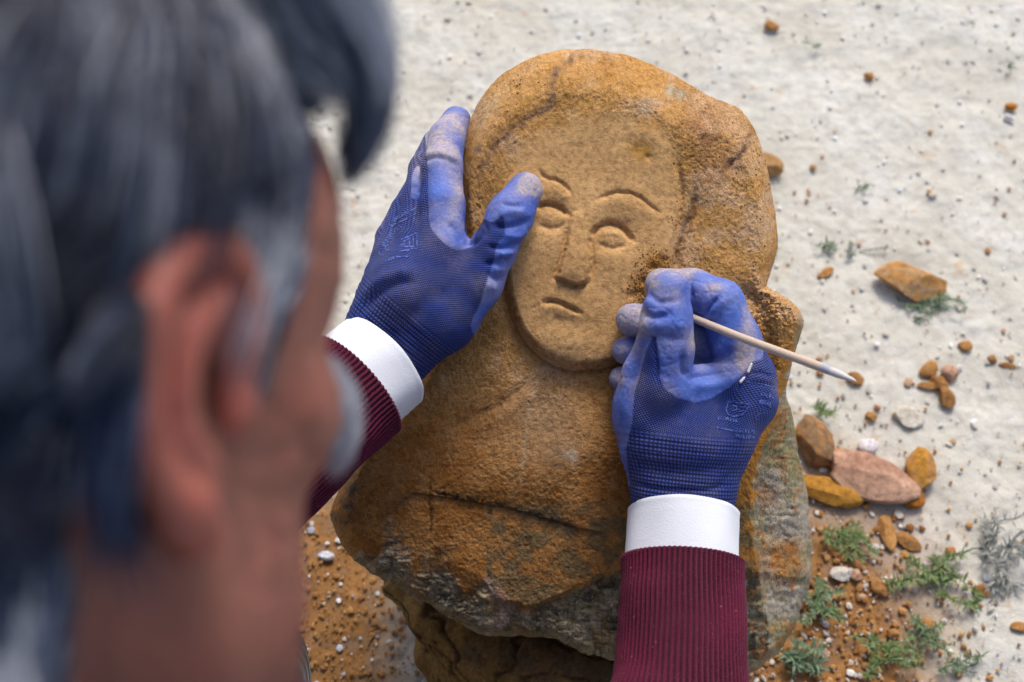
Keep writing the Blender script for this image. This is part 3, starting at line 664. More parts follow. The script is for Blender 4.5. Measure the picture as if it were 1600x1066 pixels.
# ------------------------------------------------------------ shirt cuffs and ribbed sleeves
def tube(path, ra, rb, nu, fold=.0016, disp=None, inn=.03):
    """open cloth tube along path (camera axes), ra across, rb towards the camera; rim at path[0] turned inwards"""
    path = np.asarray(path, float); nv = len(path); d = np.gradient(path, axis=0); d /= np.linalg.norm(d, axis=1, keepdims=True)
    vd = path / np.linalg.norm(path, axis=1, keepdims=True)
    s = np.cross(d, vd); s /= np.linalg.norm(s, axis=1, keepdims=True); n = np.cross(s, d)
    u = np.linspace(0, 2 * np.pi, nu, endpoint=False); rows = []
    def row(k, off, shift=0.0, dz=0.0):
        r = 1.0
        A = (ra[k] + off); B_ = (rb[k] + off)
        p = path[k] + d[k] * shift + s[k] * (A * np.cos(u))[:, None] + n[k] * (B_ * np.sin(u))[:, None]
        if disp is not None:
            w = disp(u, k / (nv - 1), k); nn_ = s[k] * np.cos(u)[:, None] + n[k] * np.sin(u)[:, None]; p = p + nn_ * w[:, None] * (1 if off > -fold * .9 else .3)
        return p
    rows.append(row(0, -fold * 1.5, inn)); rows.append(row(0, -fold * 1.5, .003)); rows.append(row(0, -fold, .0004)); rows.append(row(0, -fold * .35, -.0003))
    for k in range(nv): rows.append(row(k, 0))
    V = np.stack(rows, 1)                     # nu, nrow, 3
    Q = gridq(nu, V.shape[1], True); V = V.reshape(-1, 3)
    q = Q[len(Q) // 2 + 5]; c = path[nv // 2]
    fn = np.cross(V[q[2]] - V[q[0]], V[q[3]] - V[q[1]])
    k = Q[:, 0] % (4 + nv) > 6
    w = (np.cross(V[Q[k][:, 2]] - V[Q[k][:, 0]], V[Q[k][:, 3]] - V[Q[k][:, 1]]) * (V[Q[k]].mean(1) - path[np.clip(Q[k][:, 0] % (4 + nv) - 4, 0, nv - 1)])).sum(1).mean()
    if w < 0: Q = Q[:, ::-1]
    return V, Q
m = NM('white_shirt_cotton'); nn = m.noise(900, 2, .5); n0 = m.noise(30, 3, .5)
M_WHITE = m.fin(m.mix(n0, (.80, .82, .88), (.74, .77, .84)), .85, m.bump(m.math('ADD', nn, m.math('MULTIPLY', n0, 2.0)), .0005, .6), .2)
m = NM('maroon_rib_knit'); rt = m.attr('ribt'); nn = m.noise(1100, 2, .6); n0 = m.noise(35, 4, .6); w = m.attr('course')
cs = m.math('SINE', m.math('MULTIPLY', w, 2 * math.pi / .0016))
c = m.mix(n0, (.085, .006, .025), (.135, .012, .041)); c = m.mix(m.math('MULTIPLY_ADD', rt, -.75, .75), c, (.022, .002, .008)); c = m.mix(m.ramp(nn, [(.5, 0.0), (.75, .35)]), c, (.26, .06, .11))
c = m.mix(m.ramp(m.noise(420, 2, .5), [(.70, 0.0), (.76, .5)]), c, (.35, .2, .16))
M_MAROON = m.fin(c, .9, m.bump(m.math('MULTIPLY_ADD', cs, .12, nn), .0005, .8), .15, Sheen_Weight=.08)
RW = J(1068, 797, .893); RE = np.array([.103, -.335, .800]); LW = J(602, 562, .905); LE = np.array([-.285, -.195, .775])
def lerp_path(a, b, L, n): 
    t = np.linspace(0, 1, n)[:, None]; d = (b - a) / np.linalg.norm(b - a); return a + d * L * t
def cuff(a, b, r0, r1, parent, label):
    n = 24; path = lerp_path(a, b, .060, n); t = np.linspace(0, 1, n)
    def dsp(u, v, k): return .0011 * np.sin(3 * u + v * 3) + .0004 * np.sin(7 * u - 4 * v) - .00055 * np.exp(-((v - .07) / .018) ** 2)
    V, Q = tube(path, r0[0] + (r0[1] - r0[0]) * t, r1[0] + (r1[1] - r1[0]) * t, 200, .0012, dsp, .02)
    return build('shirt_cuff', L2W(V), Q, M_WHITE, parent, root_loc(parent))
def sleeve(a, b, off, L, rfun, parent, seed, nrib=74):
    n = int(L / .0012); d = (b - a) / np.linalg.norm(b - a); path = lerp_path(a + d * off, b, L, n); t = np.linspace(0, 1, n); ra, rb = rfun(t)
    nu = nrib * 8; nv_ = n
    def ribp(u): return .5 + .5 * np.cos(u * nrib)
    def dsp(u, v, k):
        P = np.stack([np.cos(u) * 1.2, np.sin(u) * 1.2, 0 * u + v * L * 30], 1)
        fold = .0016 * fbm(P, 3, seed) + .0045 * np.exp(-((v * L - .098 - .006 * np.sin(u * 2)) / .010) ** 2) * (.6 + .4 * np.sin(u * 1.0 + 1)) - .004 * np.exp(-((v * L - .117 - .006 * np.sin(u * 2 + 1)) / .007) ** 2)
        return .0021 * (ribp(u + .010 * np.sin(v * L * 90 + 3 * np.sin(u))) ** .7 - 1) + fold * ss(0, .02, v * L) + .0004 * ss(.004, 0, v * L)
    V, Q = tube(path, ra, rb, nu, .002, dsp, .03)
    u = np.linspace(0, 2 * np.pi, nu, endpoint=False); rv = np.repeat(ribp(u)[:, None], n + 4, 1).ravel(); cv = np.repeat(np.concatenate([[0] * 4, np.arange(n) * .0012])[None], nu, 0).ravel()
    return build('sleeve', L2W(V), Q, M_MAROON, parent, root_loc(parent), attrs={'ribt': rv, 'course': cv})
cuff(RW, RE, (.0386, .0390), (.0360, .0370), person, None)
cuff(LW, LE, (.0392, .0402), (.0355, .036), person, None)
sleeve(RW, RE, .036, .205, lambda t: (.0424 + .005 * ss(0, .7, t), 0.0402 + .014 * ss(0, .7, t)), person, 101)
sleeve(LW, LE, .0285, .20, lambda t: (.0440 + .0035 * ss(0, .7, t), 0.0405 + .014 * ss(0, .7, t)), person, 102)

# ------------------------------------------------------------ the thin stick
def lathe_path(pts, rs, nu=20):
    pts = np.asarray(pts, float); d = np.gradient(pts, axis=0); d /= np.linalg.norm(d, axis=1, keepdims=True)
    s = np.cross(d, [0, 0, 1.0]); s /= np.linalg.norm(s, axis=1, keepdims=True); n = np.cross(s, d); u = np.linspace(0, 2 * np.pi, nu, endpoint=False)
    V = pts[None] + s[None] * (np.cos(u)[:, None] * np.asarray(rs)[None])[..., None] + n[None] * (np.sin(u)[:, None] * np.asarray(rs)[None])[..., None]
    return V.reshape(-1, 3), gridq(nu, len(pts), True)
SA = J(1004, 466, .916); SB = J(1338, 597, .802); nst = 90; t = np.linspace(0, 1, nst)
rad_ = np.interp(t, [0, .012, .05, .10, .86, .93, .985, .996, 1.0], [.0003, .0010, .0017, .0027, .0030, .0026, .0012, .0008, .0002])
stp = SA + (SB - SA) * t[:, None] + .0004 * np.stack([np.sin(t * 9), np.cos(t * 7), 0 * t], 1)
V, Q = lathe_path(stp, rad_)
m = NM('pale_wood_stick'); tv = m.attr('along'); wv = m.noise(60, 4, .6, m.n('Mapping', Scale=(1, 1, 1)).outputs[0])
c = m.mix(m.noise(300, 3, .6), (.66, .52, .40), (.50, .38, .30)); c = m.mix(m.ramp(tv, [(.84, 0.0), (.87, 1.0)]), c, (.60, .57, .56)); c = m.mix(m.ramp(tv, [(.845, 0.0), (.86, .7), (.885, .7), (.90, 0.0)]), c, (.30, .33, .42))
c = m.mix(m.ramp(tv, [(.06, .7), (.10, 0.0)]), c, (.35, .37, .5))
M_STICK = m.fin(c, .5, m.bump(m.noise(500, 3, .6), .0003, .5), .4)
stick = build('modelling_stick', L2W(V), Q[:, ::-1], M_STICK, None, L2W(SA), attrs={'along': np.tile(t, 20)})
tag(stick, 'thin pale wooden stick held between the gloved fingers of the right hand', 'stick')
# ------------------------------------------------------------ the man: head, neck and trunk as one skin
hf = np.array([.46, -.06, .885]); hf /= np.linalg.norm(hf); hu = np.array([.02, 1, .05]); hu -= hf * (hu @ hf); hu /= np.linalg.norm(hu); hr = -np.cross(hu, hf)
if hr[0] < 0: hr = -hr
HC = np.array([-.133, -.004, .322]); HM = np.stack([hf, hu, hr])           # rows: head axes in camera axes
def H2L(p): return HC + np.asarray(p, float) @ HM
def L2H(p): return (np.asarray(p, float) - HC) @ HM.T
def W2L(p): q = np.asarray(p, float) - CAM; return np.stack([q @ RX, q @ UP, q @ FW], -1)
NB_ = np.array([-.165, -.37, .71])
S = SDF((-.165, -.235, -.115), (.145, .135, .115), .0019)
S.ell((-.018, .036, 0), (.100, .084, .077), k=.01)
S.ell((.030, -.018, 0), (.069, .092, .062), k=.02); S.ell((.046, .040, 0), (.056, .056, .064), k=.02)
S.ell((.038, -.072, 0), (.058, .045, .055), k=.02)
for sg in (-1, 1):
    S.chain([(.002, -.045, .060 * sg), (.010, -.078, .054 * sg), (.075, -.108, .018 * sg)], [.014, .015, .017], .022)
    S.ell((.060, -.012, .043 * sg), (.022, .016, .019), k=.015)
    S.cap((.084, .026, .012 * sg), (.066, .024, .046 * sg), .011, .009, .012)
    S.ell((.090, .004, .030 * sg), (.013, .011, .015), k=.010, sub=True); S.ell((.074, .004, .031 * sg), (.0125, .012, .0125), k=.003)
    S.ell((.112, -.034, .012 * sg), (.010, .008, .007), k=.006)
    S.ell((-.030, -.075, .050 * sg), (.028, .05, .018), k=.03)
S.ell((.080, -.108, 0), (.020, .018, .024), k=.016)
S.chain([(.092, .012, 0), (.118, -.026, 0)], [.009, .012], .008)
S.ell((.098, -.062, 0), (.012, .007, .024), k=.006); S.ell((.096, -.075, 0), (.012, .007, .020), k=.006); S.cap((.112, -.068, -.02), (.112, -.068, .02), .003, .003, .003, True)
nbH = L2H(W2L(NB_))
S.chain([(-.035, -.05, 0), (-.045, -.115, 0), nbH * .5 + np.array([-.0225, -.0575, 0])], [.062, .057, .052], .02)
S.chain([(.014, -.076, 0), nbH * .45 + np.array([-.010, -.030, 0])], [.057, .045], .03)
for sg in (-1, 1):                      # ears
    def E(a, b, o=0.0): a *= 1.12; b *= .93; return (-.012 + a, -.007 + b, sg * (.0770 + .12 * (.018 - a) + o))
    for p, q in ((E(.006, .014), E(-.010, .012)), (E(-.010, .012), E(-.006, -.014)), (E(-.002, .020), E(-.004, -.016))): S.cap(p, q, .0042, .0042, .006)
    S.ell(E(-.002, .002, -.002), (.017, .029, .005), k=.004)
    helix = spl([E(.012, -.002, -.001), E(.016, .010, .001), E(.014, .024, .002), (E(.004, .033, .003)), E(-.009, .030, .004), E(-.018, .016, .004), E(-.019, -.002, .003), E(-.014, -.017, .002), E(-.006, -.027, .001)], 4)
    S.chain(list(helix), [.0040] * len(helix), .0025)
    S.cap(E(-.003, -.027, .001), E(.004, -.034, -.001), .0075, .0065, .004)
    S.ell(E(.004, -.002, .005), (.0105, .015, .011), k=.003, sub=True)
    S.cap(E(.009, .008, .003), E(.006, .024, .004), .0035, .003, .002, True)
    ah = spl([E(.004, .022, .003), E(-.006, .014, .004), E(-.009, 0, .004), E(-.005, -.013, .003), E(.004, -.018, .002)], 3); S.chain(list(ah), [.0034] * len(ah), .003)
    S.ell(E(.015, -.005, .000), (.005, .007, .005), k=.003); S.cap(E(.010, -.014, .003), E(.011, -.019, .003), .0025, .002, .002, True)
V, Q = S.mesh(2); Nn = vnorm(V, Q)
V = V + Nn * (.0009 * fbm(V * 60, 3, 111) - .0010 * (np.abs(V[:, 2]) < .070) * np.exp(-(fbm(V * np.array([26, 60, 26]), 2, 112) / .07) ** 2))[:, None]
def hairline(F):                        # lowest height on the head where hair grows, per front-back place
    return np.interp(F, [-.2, -.055, -.034, -.028, -.012, .006, .016, .034, .042, .060, .075, .10], [-.130, -.115, -.070, .010, .034, .034, -.012, -.006, .040, .074, .085, .090])
hl = hairline(V[:, 0] + .006 * fbm(V * 80, 2, 115))
onear = (np.abs(V[:, 2]) > .0775 + .25 * np.clip(-(V[:, 0]) - .01, 0, .03)) & (V[:, 1] < .024) & (V[:, 1] > -.052) & (V[:, 0] < .008) & (V[:, 0] > -.036)
hair_m = ss(-.002, .008, V[:, 1] - hl) * (~onear)
skinL = H2L(V)
# trunk, arms and legs of the same body, under the clothes
EW = {'R': L2W(RE), 'L': L2W(LE)}; SH = {'R': np.array([.04, -.45, .62]), 'L': np.array([-.36, -.38, .63])}
WR = {'R': L2W(J(1068, 760, .893)), 'L': L2W(J(622, 545, .907))}
KN = {'R': np.array([.12, -.44, .33]), 'L': L2W(J(322, 1062, .885))}; HP = {'R': np.array([.0, -.66, .21]), 'L': np.array([-.22, -.66, .21])}
FT = {'R': np.array([.11, -.50, .05]), 'L': np.array([-.25, -.36, .05])}
def trunk(off, h, arms=True, legs=True, top=True):
    T = SDF((-.52, -.88, -.02), (.32, .10, .84), h)
    if top:
        T.chain([NB_ + np.array([0, -.03, -.03]), (-.16, -.47, .60), (-.13, -.56, .42), (-.11, -.64, .26)], [.075 + off, .115 + off, .125 + off, .13 + off], .05)
        T.cap(SH['R'], SH['L'], .058 + off, .058 + off, .05)
        T.cap((.0, -.50, .52), (-.30, -.47, .53), .085 + off, .085 + off, .05)
    for s_ in 'RL':
        if arms:
            T.chain([SH[s_], EW[s_]], [.052 + off, .042 + off], .03)
            T.chain([EW[s_], EW[s_] + (WR[s_] - EW[s_]) * (.93 if off < .001 else .22)], [.042 + off, (.026 if off < .001 else .041 + off)], .02)
        if legs:
            T.chain([HP[s_], KN[s_], FT[s_]], [.085 + off, .056 + off, .036 + off], .03)
    return T
T = trunk(0, .010); T.cap(NB_ + np.array([0, -.03, -.03]), L2W(H2L(nbH * .7 + np.array([-.03, -.035, 0]))), .050, .045, .03)
TV, TQ = T.mesh(2)
W = L2W(skinL); allV = np.vstack([W, TV]); allQ = np.vstack([Q, TQ + len(W)])
V0, Q0 = V, Q
m = NM('weathered_skin'); sc_ = m.attr('scalp'); red = m.attr('red'); n1 = m.noise(35, 4, .6); n2 = m.noise(260, 3, .6)
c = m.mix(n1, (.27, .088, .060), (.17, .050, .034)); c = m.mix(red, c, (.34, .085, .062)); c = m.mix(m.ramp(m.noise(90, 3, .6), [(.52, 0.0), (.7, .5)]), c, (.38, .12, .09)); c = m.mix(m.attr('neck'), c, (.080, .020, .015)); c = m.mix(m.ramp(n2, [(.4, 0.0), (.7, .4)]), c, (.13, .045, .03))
c = m.mix(sc_, c, (.03, .026, .026))
M_SKIN = m.fin(c, .5, m.bump(n2, .0006, .7), .4, Subsurface_Weight=.12, Subsurface_Scale=.004); m.b.inputs['Subsurface Radius'].default_value = (1, .35, .2)
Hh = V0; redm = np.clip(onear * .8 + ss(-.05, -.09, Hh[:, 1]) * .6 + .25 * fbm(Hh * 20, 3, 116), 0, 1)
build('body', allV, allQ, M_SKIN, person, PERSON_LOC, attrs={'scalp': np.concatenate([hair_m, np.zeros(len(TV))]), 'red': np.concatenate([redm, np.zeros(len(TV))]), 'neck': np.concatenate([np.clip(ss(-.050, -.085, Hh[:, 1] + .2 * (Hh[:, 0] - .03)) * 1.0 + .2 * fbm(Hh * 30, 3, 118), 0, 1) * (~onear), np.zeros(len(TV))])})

# hair: locks of strands combed down and back, with a loose forelock
m = NM('greying_hair'); gy = m.attr('grey'); 
c = m.ramp(gy, [(0.0, (.007, .012, .034)), (.35, (.026, .042, .100)), (.60, (.17, .21, .30)), (1.0, (.68, .70, .76))])
M_HAIR = m.fin(c, .38, None, .6)
def strands(paths, r, grey, name, parent=person):
    P = np.asarray(paths)                # n, k, 3 in camera axes
    n, k, _ = P.shape; d = np.gradient(P, axis=1); d /= np.linalg.norm(d, axis=2, keepdims=True) + 1e-12
    s = np.cross(d, P / np.linalg.norm(P, axis=2, keepdims=True)); s /= np.linalg.norm(s, axis=2, keepdims=True) + 1e-12; q = np.cross(s, d)
    w = (np.asarray(r)[:, None] * np.interp(np.linspace(0, 1, k), [0, .2, .8, 1], [.9, 1, .8, .15])[None])[..., None]
    rows = [P + w * (s * math.cos(a) + q * math.sin(a)) for a in (0, 2.094, 4.189)]
    V = np.stack(rows, 2).reshape(-1, 3); b = (np.arange(n) * k * 3)[:, None, None] + (np.arange(k - 1) * 3)[None, :, None]
    f = np.array([[0, 1, 4, 3], [1, 2, 5, 4], [2, 0, 3, 5]])
    Q = (b[..., None] + f[None, None]).reshape(-1, 4)
    return build(name, L2W(V), Q, M_HAIR, parent, PERSON_LOC, attrs={'grey': np.repeat(np.clip(grey, 0, 1), k * 3)})
tri = V0[Q0]; ar = np.linalg.norm(np.cross(tri[:, 2] - tri[:, 0], tri[:, 3] - tri[:, 1]), axis=1); cm = tri.mean(1); hm = hair_m[Q0].mean(1)
fnr = np.cross(tri[:, 2] - tri[:, 0], tri[:, 3] - tri[:, 1]); fnr /= np.linalg.norm(fnr, axis=1, keepdims=True) + 1e-12
pr_ = ar * (hm > .5) * np.where(cm[:, 2] > -.045, 1, .3); pr_ /= pr_.sum()
NH = 30000; pick = rng.choice(len(cm), NH, p=pr_); root = cm[pick] + rng.normal(0, .0006, (NH, 3)); nrm = fnr[pick]
F_, U_, R_ = root.T
cl = np.stack([vn(root * 75 + 9.1 * k, 120 + k) for k in range(3)], 1)
top = ss(.05, .095, U_); frt = ss(.0, .06, F_); bk = ss(-.02, -.07, F_)
flow = np.stack([-.55 * (1 - bk) * (1 - top) + .25 * top * (frt * 2 - 1), -1.0 + 0 * F_, .35 * top * np.sign(R_ + .02)], 1)
flow = flow + .38 * cl + rng.normal(0, .10, (NH, 3))
flow -= nrm * (flow * nrm).sum(1)[:, None]; flow /= np.linalg.norm(flow, axis=1, keepdims=True)
abv = (U_ > .0) & (U_ < .060) & (F_ > -.060) & (F_ < .012)
flow[abv] = flow[abv] * .5 + np.array([-.75, -.5, 0]); flow /= np.linalg.norm(flow, axis=1, keepdims=True)
fr2 = (F_ > .022) & (U_ < .100)
flow[fr2] = flow[fr2] * .5 + np.array([-.75, -.35, 0]); flow /= np.linalg.norm(flow, axis=1, keepdims=True)
ln = np.where(U_ > .03, .042, .026); ln = np.where(abv, .016, ln); ln = np.where(fr2, .024, ln); ln = np.where((F_ > .004) & (U_ < .02), .015, ln); ln = np.where((U_ < -.03), .016, ln) * rng.uniform(.7, 1.25, NH) * (1 + .3 * cl[:, 0])
k_ = 6; P = np.zeros((NH, k_, 3)); P[:, 0] = root; cur = root.copy()
for i in range(1, k_):
    lift = (.60 - .20 * i); dirr = flow + nrm * lift + np.array([0, -.10, 0]) * i * (1 - abv[:, None]); dirr /= np.linalg.norm(dirr, axis=1, keepdims=True)
    cur = cur + dirr * (ln / (k_ - 1))[:, None]
    c0 = np.array([-.018, .036, 0]); rel = (cur - c0) / (np.array([.100, .084, .077]) + .003 + .004 * rng.rand(NH)[:, None]); q = np.linalg.norm(rel, axis=1); inn = (q < 1) & (U_ > -.02)
    cur[inn] = c0 + (cur[inn] - c0) / q[inn][:, None]
    P[:, i] = cur
gn = fbm(root * 42, 3, 131) + .55 * fbm(root * 120, 2, 132)
grey = .22 + .98 * gn + .34 * ss(-.01, .03, F_) * ss(.09, .03, U_) + .10 * ss(-.02, -.08, U_) + rng.normal(0, .16, NH)
strands(H2L(P.reshape(-1, 3)).reshape(NH, k_, 3), rng.uniform(.00020, .00038, NH), grey, 'hair')
# forelock hanging off the forehead, in front of the pale ground
def lock(pts, n, spread, gr0, rad=.0003, sd=.15, kk=14):
    c = spl([J(*p) for p in pts], 8); u = np.linspace(0, 1, kk); s0 = np.linspace(0, 1, len(c)); C0 = np.stack([np.interp(u, s0, c[:, i]) for i in range(3)], 1)
    off = rng.normal(0, 1, (n, 1, 3)) * np.array([1, 1, 1.4]); w = np.interp(u, np.linspace(0, 1, len(spread)), spread)[None, :, None]
    cut = rng.uniform(.72, 1.0, n); us = cut[:, None] * u[None]; idx = us * (kk - 1); i0 = np.clip(idx.astype(int), 0, kk - 2); fr = (idx - i0)[..., None]
    base_ = C0[i0] * (1 - fr) + C0[i0 + 1] * fr
    wob = .0012 * np.stack([np.sin(us * 7 + rng.rand(n, 1) * 6), np.cos(us * 6 + rng.rand(n, 1) * 6), np.sin(us * 5)], 2)
    return base_ + off * w + wob * 1.0, gr0 + rng.normal(0, sd, n)
LK = [lock([(330, -190, .335), (440, -60, .34), (530, 30, .345), (575, 110, .35), (583, 190, .353), (565, 250, .356), (542, 292, .358)], 340, [.0060, .0055, .0044, .0034, .0024, .0016, .0010], .54),
      lock([(400, -180, .33), (510, -60, .335), (572, 20, .338), (598, 100, .341), (600, 170, .345)], 420, [.005, .0042, .0030, .0020, .0010], .95, sd=.1),
      lock([(350, -120, .335), (430, -20, .34), (480, 50, .343), (525, 110, .346), (555, 175, .35)], 260, [.008, .007, .005, .0035, .002], .62),
      lock([(330, -60, .332), (400, 20, .335), (450, 80, .338), (500, 120, .34), (530, 150, .342)], 260, [.010, .009, .006, .004, .002], .60),
      lock([(420, 60, .338), (460, 130, .34), (492, 165, .342), (512, 185, .344)], 60, [.004, .003, .002, .001], .35),
      lock([(560, 150, .352), (556, 200, .353), (545, 250, .355), (536, 298, .357)], 90, [.003, .003, .002, .001], .22)]
strands(np.vstack([a for a, b in LK]), np.full(sum(len(a) for a, b in LK), .00026), np.concatenate([b for a, b in LK]), 'forelock')
# moustache and stubbly sideburn tuft seen past the cheek
LK = [lock([(498, 570, .40), (522, 605, .40), (534, 650, .402), (534, 695, .404), (518, 740, .406)], 420, [.0018, .0022, .0024, .0022, .0014], 1.1, rad=.0003, sd=.1)]
strands(np.vstack([a for a, b in LK]), np.full(len(LK[0][1]), .0003), LK[0][1], 'moustache')

# clothes
T = trunk(.010, .009, legs=False); TV, TQ = T.mesh(3)
TV = TV + vnorm(TV, TQ) * (.006 * fbm(TV * 9, 3, 141))[:, None]
k = (TV[TQ].mean(1)[:, 2] > .16); build('sweater', TV, TQ[k], M_MAROON, person, PERSON_LOC)
T = SDF((-.42, -.88, -.02), (.25, -.05, .45), .006)
T.chain([(-.12, -.63, .32), (-.11, -.65, .24)], [.135, .14], .05)
for s_ in 'RL': T.chain([HP[s_], KN[s_], FT[s_] + np.array([0, 0, .03])], [.098, .069, .052], .02)
TV, TQ = T.mesh(3); NNn = vnorm(TV, TQ)
TV = TV + NNn * (.007 * fbm(TV * np.array([10, 16, 16]), 3, 151))[:, None]
m = NM('dark_corduroy'); sp = m.n('SeparateXYZ'); m.t.links.new(m.co(), sp.inputs[0])
cw = m.math('SINE', m.math('MULTIPLY', m.math('ADD', sp.outputs[0], m.math('MULTIPLY', sp.outputs[2], .35)), 2 * math.pi / .0026)); n1 = m.noise(40, 3, .6); n2 = m.noise(900, 2, .6)
c = m.mix(m.math('MULTIPLY_ADD', cw, .3, .4), (.020, .020, .022), (.06, .06, .064)); c = m.mix(m.ramp(n1, [(.45, 0.0), (.7, .5)]), c, (.10, .09, .085)); c = m.mix(m.ramp(n2, [(.72, 0.0), (.78, .8)]), c, (.4, .38, .35))
M_TROU = m.fin(c, .95, m.bump(cw, .0005, .7), .1, Sheen_Weight=.2)
build('trousers', TV, TQ, M_TROU, person, PERSON_LOC)
ms = NM('dusty_leather').fin((.05, .035, .028), .7)
for s_ in 'RL':
    T = SDF(FT[s_] + np.array([-.07, -.10, -.06]), FT[s_] + np.array([.07, .22, .09]), .005); f = FT[s_]
    T.chain([f + np.array([0, -.045, -.018]), f + np.array([0, .06, -.022]), f + np.array([0, .15, -.028])], [.036, .034, .026], .02); T.cap(f + np.array([0, -.02, 0]), f + np.array([0, -.02, .04]), .042, .042, .02)
    v_, q_ = T.mesh(2); v_[:, 2] = np.maximum(v_[:, 2], .002); build('shoe', v_, q_, ms, person, PERSON_LOC)
# shirt collar at the throat
t = np.linspace(0, 1, 14); ca = W2L(NB_ + np.array([0, .0, -.01])); cb = H2L(nbH * .75 + np.array([-.01, -.03, 0])); path = ca + (cb - ca) * (t[::-1] * .9)[:, None]
v_, q_ = tube(path, np.full(14, .066), np.full(14, .066), 90, .0015, lambda u, v, k: .002 * np.sin(2 * u), .02)
build('shirt_collar', L2W(v_), q_, M_WHITE, person, PERSON_LOC)
# ------------------------------------------------------------ loose stones, chips and plants on the ground
import itertools
def ico(sub):
    import bmesh
    b = bmesh.new(); bmesh.ops.create_icosphere(b, subdivisions=sub, radius=1.0); v = np.array([x.co[:] for x in b.verts]); f = np.array([[y.index for y in x.verts] for x in b.faces]); b.free(); return v, f
IC = {k: ico(k) for k in (1, 2, 4, 5)}
def px_m(px, py): return np.linalg.norm(G(px, py) - CAM) / 2000 * 1.02      # metres per photo pixel on the ground there
M_CHIP = rock_mat('loose_stone', .0012, 600)
def chip(name, label, px, py, wpx, hpx, ang, colr, col2=None, thick=.5, seed=0, planes=9, group=None, cat='stone', z0=0.0, sharp=.86, tilt=0.0):
    """a broken stone about wpx x hpx photo pixels, long axis turned ang degrees clockwise in the photo"""
    r = np.random.RandomState(seed + 1000); v, f = IC[5 if wpx > 40 else 4]; v = v.copy()
    for _ in range(planes):              # fracture planes
        n = r.normal(0, 1, 3); n /= np.linalg.norm(n); d = r.uniform(sharp - .26, sharp); q = v @ n; v -= np.outer(np.clip(q - d, 0, None), n)
    v *= 1 + .09 * fbm(v * 1.3 + seed, 3, seed)[:, None]; s = px_m(px, py)
    a, b = wpx * s / 2, hpx * s / 2; th_ = max(min(a, b) * thick * 2, .0025) / 1.0
    v = v / np.abs(v).max(0); ca, sa = math.cos(math.radians(-ang)), math.sin(math.radians(-ang))
    X_ = v[:, 0] * a; Y_ = v[:, 1] * b * 1.08; x_ = X_ * ca - Y_ * sa; y_ = X_ * sa + Y_ * ca
    z_ = (v[:, 2] * .5 + .38) * th_ + math.sin(math.radians(tilt)) * X_
    p = np.stack([x_, y_, z_], 1); n3 = fbm(p * 220 + seed, 3, seed + 5); p *= 1 + .02 * n3[:, None]
    g_ = G(px, py, th_ * .45 + z0); loc = np.array([g_[0], g_[1], z0 + float(ground_z(g_[:1], g_[1:2])[0]) * .5])
    C = np.repeat(np.array(colr)[None], len(p), 0)
    if col2 is not None: C = mixc(C, np.array(col2)[None], ss(-.1, .25, fbm(v * 1.4 + seed, 3, seed + 9) + .35 * v[:, 1]))
    C = C * (1 + .25 * fbm(v * 4 + seed, 3, seed + 11))[:, None]
    o = build(name, p + loc, f, M_CHIP, None, loc, attrs={'pig': C, 'rough': np.full(len(p), .5)})
    return tag(o, label, cat, group)
OR = (.45, .235, .085); OD = (.36, .185, .07); PK = (.50, .31, .22); BR = (.24, .15, .085); WH = (.72, .70, .68); MU = (.46, .23, .045)
chip('stone_chunk', 'large orange lens shaped stone lying behind a blue-green weed', 1425, 439, 108, 62, 4, (.47, .25, .09), (.50, .32, .17), .55, 1, 8, cat='stone')
chip('stone_chunk', 'long pinkish stone slab, biggest in the heap right of the carving', 1354, 745, 160, 68, 20, PK, (.42, .24, .17), .55, 2, 8)
chip('stone_chunk', 'upright brown stone at the top left of the heap', 1273, 692, 58, 88, -12, BR, (.36, .19, .08), .6, 3, 7)
chip('stone_chunk', 'flat orange stone sandwiched above the pinkish slab', 1312, 716, 70, 30, 2, OR, None, .6, 4, 7)
chip('stone_chunk', 'mustard coloured elongated stone at the front of the heap', 1296, 766, 108, 44, 14, MU, None, .6, 5, 6)
chip('stone_chunk', 'orange rounded stone at the right end of the heap', 1438, 735, 44, 66, 5, OR, MU, .6, 6, 7)
chip('stone_chunk', 'rusty stone wedged under the right end of the pinkish slab', 1424, 775, 36, 40, -35, (.38, .15, .03), None, .5, 7, 6)
chip('stone_flake', 'upright narrow orange flake just below the pinkish slab', 1387, 832, 24, 54, -4, OR, None, .45, 8, 6, cat='stone flake')
chip('stone_flake', 'brown flake pointing down right beside the narrow upright flake', 1419, 846, 42, 22, 35, OD, None, .45, 9, 6, cat='stone flake')
chip('stone_chip', 'orange chip alone near the top of the picture above the carving', 1204, 39, 27, 18, 15, OR, None, .6, 10, cat='stone chip')
chip('stone_chip', 'small orange crumb right of the carved hood on bare pale ground', 1358, 119, 15, 14, 0, OR, None, .6, 11, cat='stone chip')
chip('stone_chip', 'small bright orange chip touching a white pebble near the right edge', 1580, 166, 19, 12, 5, (.48, .2, .04), None, .6, 12, cat='stone chip')
chip('stone_chip', 'small white pebble just below a bright orange chip near the right edge', 1577, 183, 17, 12, 0, WH, None, .6, 112, cat='pebble')
chip('stone_chunk', 'wedge shaped tan stone peeping out behind the right edge of the carved hood', 1200, 258, 52, 36, 32, (.44, .25, .11), None, .6, 13)
chip('stone_chip', 'round orange chip above the trio of small crumbs at right', 1508, 541, 22, 18, 25, OR, None, .65, 14, cat='stone chip')
chip('stone_chip', 'small orange crumb, upper left of a close pair at right', 1550, 562, 15, 14, 0, OD, None, .6, 15, cat='stone chip')
chip('stone_chip', 'thin rusty crumb, lower right of a close pair at right', 1573, 573, 27, 10, 14, OD, None, .6, 16, cat='stone chip')
chip('stone_chip', 'rusty crumb on the ground just behind the point of the stick', 1335, 592, 22, 26, -50, OD, None, .5, 17, cat='stone chip')
